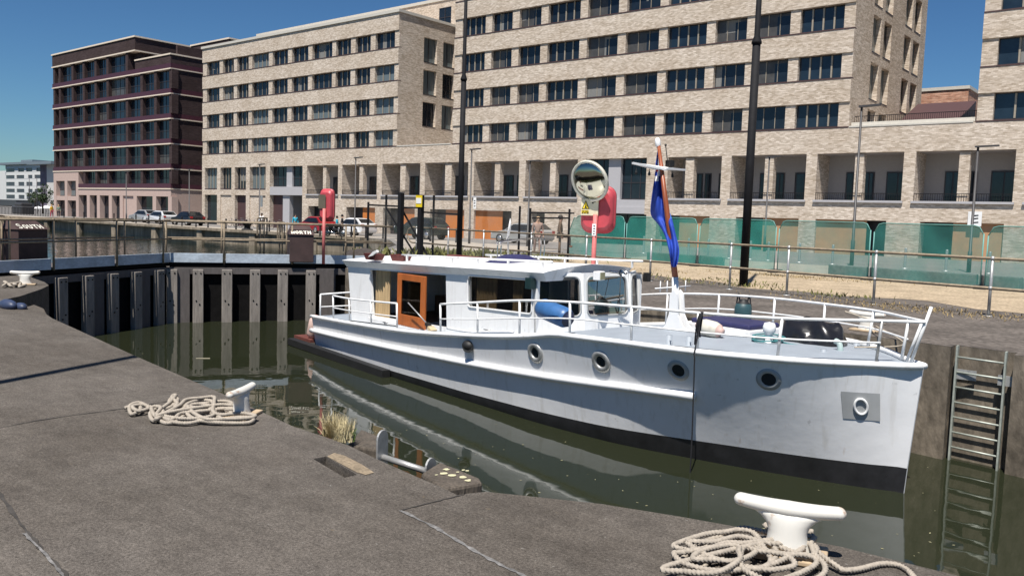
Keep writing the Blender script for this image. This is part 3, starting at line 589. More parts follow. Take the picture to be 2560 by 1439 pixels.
for u in us: s = -.1+13.5*u; h = sheer(s)-.03; b = max(.01, bgw(s)-.03); rows.append([bp(s, b*k, h+.06*(1-k*k)) for k in (-1, -.6, 0, .6, 1)])
mb.grid(rows); bpart(mb, 'deck', M['deck'])
for sd in (1, -1):
    mb = MB(); P = [bp(s, sd*(bgw(s)+.008), sheer(s)) for s in [-.13+13.53*i/60 for i in range(61)]]; mb.tube(P, .042, 8); bpart(mb, 'gunwale', M['white'])
    mb = MB(); zr_ = lambda s: lerp([2.26, 3.26, 4.61, 5.54, 6.86, 10.16, 13.5], [.92, .885, .80, .75, .69, .57, .42], s)
    P = [bp(s, sd*(hb(s, zr_(s))+.03), zr_(s)) for s in [2.22+11.25*i/50 for i in range(51)]]; mb.tube(P, .056, 10); bpart(mb, 'rubbing_strake', M['white'])
mb = MB(); mb.tube([bp(13.42, b, .42) for b in (-1.4, 0, 1.4)], .055, 8); bpart(mb, 'rubbing_strake', M['white'])
mb = MB(); mb.obox(bp(11.9, 1.66, .06), (2.35, -.06, -.01), (0, .09, 0), (0, 0, .075)); bpart(mb, 'fender_plank', M['rubber'])
mb = MB(); mb.obox(bp(13.85, 0, .17), (.45, 0, 0), (0, 1.5, 0), (0, 0, .035)); bpart(mb, 'swim_platform', mat('brown_planks', (.12, .035, .025), .7, var=.2))
def hullframe(s, z, side=1):
    p = bp(s, side*hb(s, z), z); ds = bp(s+.05, side*hb(s+.05, z), z)-p; dz = bp(s, side*hb(s, z+.05), z+.05)-p; n = ds.cross(dz).normalized()
    if n.y*(-side) < 0: n = -n
    return p, n, ds.normalized(), dz.normalized()
ports = [(1338, 881, 0), (1502, 903, 0), (1697, 925, 1), (1920, 948, 1)]
def solve_hull(px, py):
    best = None
    for i in range(300):
        z = .2+i*.005; s, b = BZ(px, py, z); e = abs(b-hb(s, z))
        if best is None or e < best[0]: best = (e, s, z)
    return best[1], best[2]
for px, py, kd in ports:
    s, z = solve_hull(px, py); p, n, ds, dz = hullframe(s, z); mb = MB(); ro = .165 if not kd else .155
    mb.lathe(p, [(ro, -.01), (ro, .018), (ro-.03, .03), (.095, .03), (.085, .012), (.085, -.01)] if not kd else [(ro, -.01), (ro, .008), (.1, .010), (.085, .0)], 28, 0, n)
    o = bpart(mb, 'porthole', M['hullgrey'] if kd else M['steel' if 0 else 'galv']); g = MB(); g.lathe(p+n*.004, [(.0, 0), (.092, 0)], 24, 0, n); bpart(g, 'porthole_glass', M['glass'], o)
s, z = solve_hull(1172, 863); p, n, ds, dz = hullframe(s, z); mb = MB(); mb.ball(p+n*.01, .13, 14, 0, (1, .8, .75)); bpart(mb, 'scoop_vent', M['rubber']); mb = MB(); mb.lathe(p+n*.06+ds*-.05, [(.0, .0), (.1, .01)], 16, 0, (n+Vector((.5, 0, .4))).normalized()); bpart(mb, 'scoop_mouth', M['rubber'])
s0, z0 = solve_hull(2153, 1014); mb = MB(); rows = []
for i in range(9):
    s = s0-.17+.34*i/8; r = []
    for j in range(7): z = z0-.175+.35*j/6; p, n, a, b_ = hullframe(s, z); r.append(p+n*.007)
    rows.append(r)
mb.grid(rows); plate = bpart(mb, 'bow_plate', M['hullgrey']); p, n, a, b_ = hullframe(s0, z0); mb = MB()
R = [p+n*.02+a*(.075*math.cos(t))+b_*(.1*math.sin(t)) for t in [2*math.pi*i/28 for i in range(28)]]; mb.tube(R, .016, 8, closed=True); bpart(mb, 'bow_ring', M['white'], plate)
# cabin
zr = lambda s: 2.17+(12.15-s)/6.85*.2
CB = 1.25
def cab_wall(side):
    mb = MB(); P = [bp(11.85, side*CB, .7), bp(5.6, side*CB, .9), bp(5.6, side*CB, zr(5.6)-.09), bp(12.1, side*CB, zr(12.1)-.1)]
    uu = lambda s: (11.97-s)/(11.97-5.6); H = [(uu(11.0), uu(8.2), .22, .93), (uu(7.5), uu(5.72), .54, .95)]
    Q = panel(mb, *P, H, (0, side*.05, 0)); return mb, Q, H
for side in (1, -1):
    mb, Q, H = cab_wall(side); w_ = bpart(mb, 'cabin_side', M['white'])
    u0, u1, v0, v1 = H[1]; fr = MB(); out = rrect(Q, u0, u1, v0, v1, .12); fr.tube([q+Vector((0, -side*.012, 0)) for q in out], .014, 6, closed=True); f_ = bpart(fr, 'window_frame', M['white'], w_)
    g = MB(); g.add([q+Vector((0, side*.02, 0)) for q in out], [tuple(range(len(out)))]); bpart(g, 'window_glass', M['bglass'], f_)
    if side == -1: g = MB(); u0, u1, v0, v1 = H[0]; q = [Q(u0, v0), Q(u1, v0), Q(u1, .5), Q(u0, .5)]; g.prism(q, (0, .02, 0)); bpart(g, 'cabin_side', M['inside'])
    c = MB()
    for sa, sb, z0, z1 in ((10.95, 10.35, 1.0, 2.05), (7.35, 6.75, 1.5, 2.15), (6.3, 6.05, 1.5, 2.15)) if side == 1 else ((10.9, 10.5, 1, 2.05), (7.3, 6.9, 1.5, 2.1)):
        rr = []
        for i in range(25): s = sa+(sb-sa)*i/24; b = side*(CB-.07)+.022*math.sin(i*1.6); rr.append([bp(s, b, z0), bp(s, b, z1)])
        c = MB(); c.grid(rr); bpart(c, 'curtain', M['curtain'])
mb = MB(); mb.add([bp(11.85, CB, .7), bp(11.85, -CB, .7), bp(12.1, -CB, 2.08), bp(12.1, CB, 2.08)], [(0, 1, 2, 3)]); mb.add([bp(11.8, CB-.05, .7), bp(11.8, -CB+.05, .7), bp(12.05, -CB+.05, 2.08), bp(12.05, CB-.05, 2.08)], [(0, 1, 2, 3)]); bpart(mb, 'aft_bulkhead', M['white'])
mb = MB(); mb.obox(bp(8.8, 0, .93), (3.0, 0, 0), (0, 1.2, 0), (0, 0, .03)); mb.obox(bp(8.0, -.2, 1.5), (.03, 0, 0), (0, .9, 0), (0, 0, .58)); mb.obox(bp(6.6, -.55, 1.25), (.9, 0, 0), (0, .5, 0), (0, 0, .3)); mb.obox(bp(10, -.8, 1.15), (1.2, 0, 0), (0, .3, 0), (0, 0, .25)); bpart(mb, 'interior', M['inside'])
mb = MB(); mb.box(-11.0, -8.2, -CB-.10, -CB+.02, .9, 1.0); bpart(mb, 'door_sill', M['white'])
# sliding door
(sa, za), (sb, zb_) = BS(998, 672, CB+.06), BS(1068, 672, CB+.06); z0, z1 = .98, 2.03; d = MB(); w_ = sa-sb
d.box(-sa, -sa+.16, -CB-.10, -CB-.055, z0, z1); d.box(-sb-.16, -sb, -CB-.10, -CB-.055, z0, z1); d.box(-sa+.16, -sb-.16, -CB-.10, -CB-.055, z1-.13, z1); d.box(-sa+.16, -sb-.16, -CB-.10, -CB-.055, z0, z0+.24)
door = bpart(d, 'sliding_door', M['teak'], bevel=.008); g = MB(); g.box(-sa+.16, -sb-.16, -CB-.09, -CB-.08, z0+.24, z1-.13); bpart(g, 'door_glass', M['bglass'], door); g = MB(); g.box(-sa+.16+(w_-.32)*.28, -sb-.165, -CB-.072, -CB-.066, z0+.24, z1-.16); bpart(g, 'door_blind', M['blind'], door)
# wheelhouse front
PL = [(5.6, CB), (5.28, .45), (5.22, -.62), (5.6, -CB)]
for (sA, bA), (sB, bB) in zip(PL, PL[1:]):
    mb = MB(); zt_ = zr(5.4)-.04; P = [bp(sA, bA, 1.3), bp(sB, bB, 1.3), bp(sB+.13, bB*.98, zt_), bp(sA+.08, bA, zt_)]; H = [(.06, .94, .30, .94)]
    Q = panel(mb, *P, H, Vector((-.05, 0, 0))); out = rrect(Q, .06, .94, .30, .94, .16)
    for k, (cu, cv) in enumerate(((.94, .30), (.94, .94), (.06, .94), (.06, .30))):
        arc = out[k*6:(k+1)*6]; c = Q(cu, cv)
        for a, b in zip(arc, arc[1:]): mb.add([a, b, c], [(0, 1, 2)])
    w_ = bpart(mb, 'wheelhouse_front', M['white']); fr = MB(); fr.tube([q+Vector((.004, 0, 0)) for q in out], .016, 6, closed=True); f_ = bpart(fr, 'window_frame', M['hullgrey'], w_); g = MB(); g.add([q-Vector((.015, 0, 0)) for q in out], [tuple(range(len(out)))]); bpart(g, 'window_glass', M['bglass'], f_)
# roof
mb = MB(); rows = []
for i in range(21):
    sf = lambda b: 12.15-(12.15-5.32-(1.37-b)*.24)*i/20; z = zr(12.15-(12.15-5.3)*i/20); e_ = 0; bs = [-1.37, -1.24, -.6, 0, .6, 1.24, 1.37]; zs = [z-.02, z, z+.06, z+.085, z+.06, z, z-.02]
    loop = [bp(sf(b), b, q+e_) for b, q in zip(bs, zs)]+[bp(sf(b)+.06*i/20, b, z-.17) for b in (1.245, .6, 0, -.6, -1.245)]; loop.append(loop[0]); rows.append(loop)
mb.grid(rows, 0, False); mb.add(rows[0][:-1], [tuple(range(len(rows[0])-1))]); mb.add(rows[-1][:-1], [tuple(range(len(rows[0])-1))]); bpart(mb, 'cabin_roof', M['white'], bevel=.01)
for side in (1, -1):
    r = MB(); b = 1.08; ss = [9.9, 9.1, 8.3, 7.5, 6.6, 5.7]; rz = lambda s: zr(s)+.03; r.tube([bp(s, side*b, rz(s)+.115) for s in (10.1, 9, 8, 7, 6, 5.45)], .02, 8)
    for s in ss: r.bar(bp(s, side*b, rz(s)-.01), bp(s, side*b, rz(s)+.115), .05, .012, upv=(1, 0, 0))
    bpart(r, 'roof_rail', M['white'])
mb = MB(); (sA, bA), (sB, bB) = BZ(1243, 655, 2.36), BZ(1351, 642, 2.42)
for off in (0, .11):
    a, b = bp(sA-off, bA, 2.33), bp(sB-off, bB, 2.4); u = Vector((0, 0, .42)); mb.tube(smooth_path([a, a+u*.82, a+u+(b-a)*.06, b+u*1.0-(b-a)*.1, b+u*.85, b], 6), .013, 8)
bpart(mb, 'roof_hoop', M['steel'])
mb = MB(); (sA, bA), (sB, bB) = BZ(1205, 655, 2.36), BZ(1375, 652, 2.42); c = (bp(sA, bA, 2.36)+bp(sB, bB, 2.4))/2; L_ = abs(sA-sB)/2; rows = []
for i in range(13):
    u = -1+i/6; rows.append([c+Vector((-u*L_, 0, 0))+Vector((0, v*.5, .17*(1-abs(u)**3)*(1-abs(v)**3)-.02)) for v in (-1, -.8, -.4, 0, .4, .8, 1)])
mb.grid(rows); bpart(mb, 'roof_hatch_cover', M['navy'])
# roof fittings
for (px, py, w_, h_, dp, nm, m, b) in ((1505, 683, .085, .07, .05, 'floodlight', 'white', None),):
    s, b = 5.12, .33; mb = MB(); mb.obox(bp(s, b, 2.30), (.06, .02, 0), (-.035, .10, 0), (0, 0, .075)); o = bpart(mb, nm, M['white'], bevel=.015); g = MB(); g.obox(bp(s-.062, b-.02, 2.30), (.006, .002, 0), (-.028, .08, 0), (0, 0, .058)); bpart(g, 'lamp_glass', mat('lamp_lens', (.35, .34, .2), .2), o)
mb = MB(); mb.tube([bp(5.2, 0, 2.36), bp(5.05, -.02, 2.36), bp(5.0, -.2, 2.34)], .022, 8); mb.lathe(bp(5.05, .02, 2.36), [(.015, 0), (.03, .12), (.06, .16)], 14, 0, (1, -.1, 0)); mb.tube([bp(5.1, -.25, 2.35), bp(5.05, -.62, 2.33)], .016, 8); bpart(mb, 'horn', M['steel'])
mb = MB(); mb.obox(bp(5.70, CB+.07, 2.15), (.07, 0, 0), (0, .06, 0), (0, 0, .09)); bpart(mb, 'side_light', mat('dark_green_box', (.01, .03, .03), .4))
mb = MB(); mb.obox(bp(5.5, -CB-.02, 2.22), (.05, 0, 0), (0, .05, 0), (0, 0, .08)); bpart(mb, 'side_light', M['rubber'])
for b in (.25, -.3):
    mb = MB(); mb.bar(bp(5.23, b, 2.3), bp(5.12, b+.12, 1.85), .014, .01); bpart(mb, 'wiper', M['rubber'])
# rails with posts
RS = [(12.2, 1.36), (11.3, 1.38), (10.26, 1.43), (9.18, 1.49)]; RM = [(7.65, 1.63), (6.53, 1.77), (5.42, 1.91), (4.26, 2.0), (3.1, 2.045), (2.1, 2.06), (1.12, 2.08), (.25, 2.11), (-.12, 2.12)]
for side in (1, -1):
    for seg in (RS, RM):
        if side == -1 and seg is RS: pass
        r = MB(); B = [bgw(s)-.05+(.03 if s < 2 else 0) for s, z in seg]; T = [bp(s, side*max(.015, b), z) for (s, z), b in zip(seg, B)]
        r.tube(smooth_path(T, 5), .019, 8); mids = [bp(s, side*max(.03, b), (z+sheer(s))/2) for (s, z), b in zip(seg, B)]; mids = mids[:-1] if seg is RM else mids; r.tube(smooth_path(mids, 5), .013, 6)
        top = bpart(r, 'guard_rail', M['white'])
        for (s, z), b in zip(seg, B):
            if s < 0: continue
            p_ = MB(); p_.tube([bp(s+(.05 if s < 2 else 0), side*max(.02, b-.02), sheer(s)), bp(s, side*max(.015, b), z)], .019, 8); bpart(p_, 'rail_post', M['white'] if s > .4 or side < 0 else M['galv'], top)
r = MB(); r.tube([bp(13.2, 1.36, 1.29), bp(13.2, .5, 1.32), bp(13.2, -.5, 1.32), bp(13.2, -1.36, 1.29)], .019, 8); r.tube([bp(13.2, 1.36, 1.0), bp(13.2, -1.36, 1.0)], .013, 6)
for b in (1.36, .4, -.4, -1.36): r.tube([bp(13.2, b, .7), bp(13.2, b, 1.29)], .018, 8)
bpart(r, 'stern_rail', M['white'])
mb = MB(); mb.tube([bp(.04, 0, 1.56), bp(-.17, 0, 2.31)], .021, 8); bpart(mb, 'jackstaff', M['white']); mb = MB(); mb.tube([bp(.14, -.10, 1.56), bp(-.05, -.06, 2.12)], .019, 8); bpart(mb, 'rail_post', M['white'])
# mast
mb = MB(); m0, m1, m2 = bp(3.73, 0, 1.72), bp(3.78, 0, 2.37), bp(4.25, 0, 4.45); mb.tube([m0, m1], [.062, .052], 12); mast = bpart(mb, 'mast_foot', M['white'])
mb = MB(); mb.tube([m1-(m2-m1)*.02, m1.lerp(m2, .5), m2], [.048, .042, .026], 12); bpart(mb, 'mast', M['mastwood'])
mb = MB(); mb.lathe(m2-Vector((0, 0, .05)), [(0, .15), (.03, .14), (.045, .10), (.042, .02), (.03, 0)], 14, 0, (m2-m1)); bpart(mb, 'mast_cap', M['white']); mb = MB(); mb.tube([bp(4.1, -.08, 4.1), bp(4.17, -.08, 4.42)], .008, 6); mb.ball(bp(4.17, -.08, 4.43), .02, 8); bpart(mb, 'anchor_light', M['rubber'])
for sd in (-1, 1):
    mb = MB(); y = sd*.075; out = [(3.98, 1.50), (3.86, 1.62), (3.80, 1.8), (3.80, 2.10), (3.73, 2.18), (3.66, 2.12), (3.62, 1.8), (3.52, 1.64), (3.36, 1.54), (3.3, 1.50)]; mb.prism([bp(s, y-.012, z) for s, z in out], (0, -.024, 0)); bpart(mb, 'mast_bracket', M['white'])
mb = MB(); ct = bp(4.19, 0, 4.06); mb.prism([ct+Vector(q) for q in ((.0, .62, .0), (.09, .1, -.01), (.11, 0, -.04), (.09, -.1, -.02), (0, -.62, .03), (-.05, -.6, .03), (-.09, -.05, -.02), (-.05, .6, 0))], (0, 0, .03)); tree_ = bpart(mb, 'crosstree', M['white'])
for y in (.25, -.3, .55):
    mb = MB(); q = ct+Vector((0, -y, -.03)); mb.lathe(q-Vector((0, 0, .1)), [(0, 0), (.022, .012), (.02, .04), (.006, .08), (.004, .11)], 10); bpart(mb, 'hanging_lamp', M['rubber'], tree_)
mb = MB(); mb.obox(ct+Vector((.02, .20, .09)), (.05, 0, 0), (0, .05, 0), (0, 0, .05)); mb.cyl(ct+Vector((.02, .2, 0)), ct+Vector((.02, .2, .05)), .015); bpart(mb, 'deck_light', M['rubber'], tree_)
mb = MB(); q = bp(3.83, -.02, 2.22); mb.tube([q+Vector((0, -.42, -.02)), q+Vector((0, .42, .0))], .01, 6)
for y in (-.3, -.14, .3): mb.tube([q+Vector((0, y, -.08)), q+Vector((0, y, .09))], .008, 6)
bpart(mb, 'aerial', M['white'])
# deck fittings
def bitts(pts, h, r, pin=True):
    mb = MB()
    for px, py in pts:
        s, b = BZ(px, py, 1.52); c = bp(s, b, 1.50); mb.lathe(c, [(r+.02, 0), (r+.02, .012), (r, .014), (r, h), (0, h)], 14)
        if pin: mb.tube([c+Vector((-.08, .05, h*.62)), c+Vector((.08, -.05, h*.62))], .008, 6)
    bpart(mb, 'bitts', M['deck'])
bitts([(1672, 864), (1722, 868)], .17, .045); bitts([(2058, 893), (2140, 872)], .13, .04)
mb = MB(); s, b = BZ(1921, 862, 1.55); c = bp(s, b, 1.54); mb.lathe(c, [(.10, 0), (.10, .02), (.055, .03), (.05, .16), (.085, .2), (.09, .27), (.07, .32), (0, .335)], 18); bpart(mb, 'mooring_post', M['white'])
mb = MB(); mb.obox(bp(3.15, -.72, 1.60), (.58, 0, 0), (0, .42, 0), (0, 0, .06)); h_ = bpart(mb, 'deck_hatch', M['white'], bevel=.02); mb = MB(); mb.obox(bp(3.15, -.72, 1.69), (.55, 0, 0), (0, .39, 0), (0, 0, .045)); bpart(mb, 'hatch_cover', M['navy'], h_, bevel=.03)
mb = MB(); s, b = BZ(2100, 884, 1.55); c = bp(s, b, 1.52); mb.tube(smooth_path([c, c+Vector((0, 0, .1)), c+Vector((-.03, .01, .17)), c+Vector((-.09, .02, .19))], 6), [.04]*19 if 0 else .038, 10); bpart(mb, 'cowl_vent', mat('pale_teal', (.4, .5, .48), .5))
mb = MB(); P = [(11.5, 1.45), (9.3, 1.5)]; mb.tube([bp(11.5, 1.5, sheer(11.5)+.02), bp(9.5, 1.55, sheer(9.5)+.04)], .012, 6); mb.tube([bp(5.0, 1.6, sheer(5)+.02), bp(2.5, 1.3, 1.54), bp(.8, .65, 1.56)], .012, 6); bpart(mb, 'deck_line', M['rubber'])
for s in (10.0, 6.6):
    mb = MB(); c = bp(s, 1.5, sheer(s)+.02); mb.tube([c+Vector((-.09, 0, .06)), c+Vector((.09, 0, .06))], .012, 6); mb.tube([c+Vector((-.03, 0, 0)), c+Vector((-.03, 0, .06))], .012, 6); mb.tube([c+Vector((.03, 0, 0)), c+Vector((.03, 0, .06))], .012, 6); bpart(mb, 'cleat', M['galv'])
mb = MB(); (sA, bA), (sB, bB) = BZ(1115, 816, 1.2), BZ(1302, 814, 1.3); mb.tube(smooth_path([bw2(7.9, 1.42, 1.15), bw2(6.9, 1.5, 1.2), bw2(5.9, 1.5, 1.33)], 6), .028, 8)
tag(mb.build('boat_pole', M['white']), 'white pole lying along the side deck below the cabin window', 'pole')
# satellite dish on the roof
dsh = DP(1271, 572, 16.9); mb = MB(); mb.lathe(dsh, [(0, -.05), (.12, -.04), (.22, 0), (.215, .004), (.12, -.034), (0, -.045)], 22, 0, (-.62, -.5, .12)); bsd = tag(mb.build('satellite_dish', M['white'], None), 'small white satellite dish seen almost edge on above the boat roof', 'satellite dish')
mb = MB(); (sA, bA) = BZ(1268, 640, 2.3); base = bw2(sA, bA, 2.28); mb.tube([dsh, Vector((dsh.x, dsh.y, dsh.z-.18)), Vector((dsh.x+.02, dsh.y, BZ0+2.3))], .016, 8); mb.build('dish_arm', M['galv'], bsd)
# ---------------- things lying or hanging on the boat
def fender(pa, pb, r, m1, m2, label, cat='fender', name='fender'):
    a, b = Vector(pa), Vector(pb); L_ = (b-a).length; mb = MB(); pr = [(0, 0), (r*.35, .0), (r*.42, .03), (r*.8, .07), (r, .14), (r, L_-.14), (r*.8, L_-.07), (r*.42, L_-.03), (r*.35, L_), (0, L_)]
    mb.lathe(a, pr, 20, 0, b-a); o = tag(mb.build(name, m1), label, cat, 'fenders on the boat'); mb = MB(); mb.lathe(a, [(q[0]+.002, q[1]-.001) for q in pr[:4]], 20, 0, b-a); mb.build('fender_end', m2, o); mb = MB(); mb.lathe(a, [(q[0]+.002, q[1]+.001) for q in pr[-4:]], 20, 0, b-a); mb.build('fender_end', m2, o); return o
blue = mat('blue_vinyl', (.04, .125, .30), .4, var=.2, vs=6)
(s1, z1), (s2, z2) = BS(1345, 765, 1.5), BS(1428, 800, 1.5); fender(bw2(s1, 1.5, z1), bw2(s2, 1.5, z2), .16, blue, mat('dark_navy_vinyl', (.012, .018, .05), .4), 'fat blue fender lying on the side deck beside the wheelhouse')
(s1, b1) = BZ(1742, 815, 1.70); fender(bw2(s1, b1, 1.72), bw2(s1-.46, b1-.02, 1.67), .12, mat('dirty_white_vinyl', (.55, .52, .44), .5, var=.2), mat('faded_pink', (.55, .38, .33), .5), 'dirty white fender with black loops lying on the foredeck')
(s1, z1) = BS(787, 828, 1.35); fender(bw2(13.55, 1.28, .75), bw2(13.7, 1.32, .18), .15, mat('pink_vinyl', (.58, .42, .36), .5, var=.15), mat('pink_vinyl_end', (.6, .3, .25), .5), 'faded pink fender hanging over the stern corner')
fender(bw2(12.9, -1.2, 1.25), bw2(12.9, -1.3, .85), .10, mat('pink_vinyl', (1, 1, 1)), mat('pink_vinyl_end', (1, 1, 1)), 'small pink fender tied to the far stern rail')
(s1, z1), (s2, z2) = BS(1848, 785, -1.35), BS(1855, 812, -1.35); fender(bw2(s1, -1.45, 2.0), bw2(s1, -1.45, 1.55), .14, mat('dark_teal_vinyl', (.03, .075, .085), .5), M['rubber'], 'dark teal fender hanging inside the far bow rail')
# black wrapped bundle
mb = MB(); c = bw2(1.75, -.62, 1.55); rows = []
random.seed(3)
for i in range(15):
    u = -1+2*i/14; r = []
    for j in range(19):
        t = math.pi*j/18; e = 1-abs(u)**4; rr = .27*e**.4*(1+.10*math.sin(5*t+u*7)+.06*math.sin(11*u+3*t)); p = c-BE*u*.50+BN*(math.cos(t)*rr)+Vector((0, 0, math.sin(t)*rr*1.35)); r.append(p)
    rows.append(r)
mb.grid(rows); tag(mb.build('wrapped_bundle', mat('black_plastic_sheet', (.014, .014, .016), .28, var=.3)), 'black plastic wrapped bundle standing on the foredeck near the bow', 'bundle')
def rope(P, r, tw=.11, lob=.22, step=.012, n=9):
    P = [Vector(p) for p in P]; Q = [P[0]]
    for a, b in zip(P, P[1:]):
        L_ = (b-a).length; k = max(1, int(L_/step))
        for i in range(1, k+1): Q.append(a.lerp(b, i/k))
    mb = MB(); prev = None; rings = []; acc = 0
    for i, p in enumerate(Q):
        d = (Q[min(i+1, len(Q)-1)]-Q[max(0, i-1)]);
        if d.length < 1e-9: d = Vector((1, 0, 0))
        d.normalize(); u = d.cross(Vector((0, 0, 1))) if prev is None else prev-d*prev.dot(d)
        if u.length < 1e-4: u = d.cross(Vector((1, 0, 0)))
        u.normalize(); prev = u; w = d.cross(u); acc += (Q[i]-Q[i-1]).length if i else 0; ph = 2*math.pi*acc/tw
        rings.append([p+(u*math.cos(t)+w*math.sin(t))*r*(1-lob+lob*abs(math.cos(1.5*(t-ph)))*1.35) for t in [2*math.pi*j/n for j in range(n)]])
    V = [q for g in rings for q in g]; Fs = [(i*n+j, i*n+(j+1) % n, (i+1)*n+(j+1) % n, (i+1)*n+j) for i in range(len(rings)-1) for j in range(n)]
    mb.add(V, Fs+[tuple(range(n))[::-1], tuple((len(rings)-1)*n+j for j in range(n))], 0, True); return mb
teal = mat('teal_rope', (.05, .20, .21), .8, var=.3, vs=20); s, b = BZ(1921, 860, 1.55); c = bw2(s, b, 1.56); P = []
for i in range(120): t = i*.35; r = .15+.07*math.sin(t*.37)+.03*math.sin(t*1.3); P.append(c+BE*(math.cos(t)*r*1.1)+BN*(math.sin(t)*r)+Vector((0, 0, .012+.0009*i+.01*math.sin(t*2.1))))
P += [c+BE*(-.2)+Vector((0, 0, .05)), c-BE*.45-BN*.12+Vector((0, 0, .02)), c-BE*.75-BN*.05+Vector((0, 0, .03))]
tag(rope(smooth_path(P, 2), .010, step=.05, n=6).build('rope_coil', teal), 'teal rope coiled round the white mooring post on the foredeck', 'rope')
blk = mat('black_rope', (.012, .012, .015), .8)
s1 = BS(1752, 790, 1.52)[0]; P = [bw2(s1, 1.52, 2.06), bw2(s1, 1.55, 1.8), bw2(s1, 1.615, 1.56), bw2(s1-.01, 1.615, 1.45), bw2(s1-.015, 1.605, .95), bw2(s1-.02, 1.60, .5), bw2(s1-.02, 1.6, -.1)]
tag(rope(smooth_path(P, 6), .010, step=.1, n=6).build('fender_line', blk), 'thin black line hanging from the near bow rail down the hull', 'rope', 'black lines on the rails')
mb = MB()
for dx_ in (-.02, 0, .02): P = [bw2(s1+dx_, 1.5, 2.08), bw2(s1+dx_+.02, 1.54, 1.93), bw2(s1+dx_*2+.05, 1.5, 1.70-dx_*3), bw2(s1+dx_+.05, 1.48, 1.80), bw2(s1+dx_+.01, 1.5, 2.03)]; mb.tube(smooth_path(P, 6), .010, 6)
tag(mb.build('line_bundle', blk), 'bunched black line tied on the near bow rail above the fender', 'rope', 'black lines on the rails')
for px in (1655, 1818, 1846):
    s1 = BS(px, 735, -1.45)[0]; mb = MB()
    for dx_ in (-.03, .03): mb.tube(smooth_path([bw2(s1, -bgw(s1)+.03, 2.06), bw2(s1+dx_, -bgw(s1)+.03, 1.92), bw2(s1+dx_*1.5, -bgw(s1)+.02, 1.76), bw2(s1-dx_*.3, -bgw(s1)+.02, 1.6)], 5), .012, 6)
    tag(mb.build('fender_line', blk), {1655: 'black line tied on the far rail just behind the mast', 1818: 'left black line of the pair on the far bow rail', 1846: 'black line on the far bow rail holding the teal fender'}[px], 'rope', 'black lines on the rails')
tan = mat('tan_rope', (.42, .36, .28), .85, var=.2, vs=30)
def mooring(P, label): tag(rope(smooth_path(P, 8), .011, step=.05, n=6).build('mooring_rope', tan), label, 'rope', 'tan mooring ropes at the bow')
FC = Vector((-4.05, 13.75, 0))
mooring([bw2(1.35, -.75, 2.06), bw2(1.0, -1.2, 1.9), FC+Vector((0, 0, .2))], 'tan rope from the far bow rail to the white cleat behind the bow'); mooring([bw2(1.1, -.62, 1.6), bw2(.9, -1.6, 1.6), FC+Vector((.1, -.1, .12))], 'tan rope rising from the bow deck to the white cleat behind')
# broom, planters, paddle, stern crate
mb = MB(); a, b = bw2(9.15, 1.5, 1.5), bw2(8.55, 1.45, 1.16); mb.tube([a, b], .012, 8); br = tag(mb.build('broom', M['galv']), 'broom with a tan head leaning from the rail by the orange door', 'broom'); mb = MB(); mb.bar(b, b+(b-a).normalized()*.12, .09, .05); mb.build('broom_socket', M['rubber'], br); mb = MB(); e_ = b+(b-a).normalized()*.12; mb.bar(e_, e_+(b-a).normalized()*.13, .14, .06); mb.build('bristles', mat('tan_bristles', (.5, .4, .25), .9), br)
red = mat('brown_planter', (.14, .03, .025), .7, var=.2)
for (xa, xb, ya, lab) in ((914, 950, 648, 'small brown trough nearest the stern on the boat roof'), (980, 1012, 651, 'small brown trough further forward on the boat roof')):
    (s1, b1), (s2, b2) = BZ(xa, ya, 2.24), BZ(xb, ya-1, 2.26); s2 = s1-.42; mb = MB(); z = 2.24; w_ = .10; A = [bw2(s1, b1, z), bw2(s2, b1, z), bw2(s2, b1-.16, z), bw2(s1, b1-.16, z)]; T = [bw2(s1+.05, b1+.03, z+.13), bw2(s2-.05, b1+.03, z+.13), bw2(s2-.05, b1-.2, z+.13), bw2(s1+.05, b1-.2, z+.13)]; mb.add(A+T, [(0, 1, 2, 3), (0, 1, 5, 4), (1, 2, 6, 5), (2, 3, 7, 6), (3, 0, 4, 7)]); I_ = [bw2(s1, b1, z+.10), bw2(s2, b1, z+.10), bw2(s2, b1-.16, z+.10), bw2(s1, b1-.16, z+.10)]; mb.add(I_, [(0, 1, 2, 3)]); tag(mb.build('planter', red), lab, 'trough', 'brown troughs on the roof')
mb = MB(); (s1, b1), (s2, b2) = BZ(925, 642, 2.3), BZ(945, 640, 2.3); mb.prism([bw2(s1, b1, 2.30), bw2(s1-.2, b1, 2.42), bw2(s1-.34, b1, 2.46), bw2(s1-.36, b1, 2.42), bw2(s1-.2, b1, 2.34)], BN*.05); tag(mb.build('paddle', M['white']), 'white paddle blade sticking up behind the brown troughs', 'paddle')
mb = MB(); mb.obox(bw2(9.7, -.5, 2.33), BE*.9, BN*.12, Vector((0, 0, .025))); tag(mb.build('plank', red), 'long brown plank lying on the boat roof', 'plank')
mb = MB()
for k in range(3):
    c = bw2(12.75-.16*k, .65, .82); mb.tube(smooth_path([c, c+Vector((0, 0, .22)), c-BN*.22+Vector((0, 0, .22)), c-BN*.22], 3), .014, 6)
mb.obox(bw2(12.6, .5, .95), BE*.25, BN*.14, Vector((0, 0, .02))); tag(mb.build('folding_stool', M['white']), 'white tube framed stool on the stern deck', 'stool')
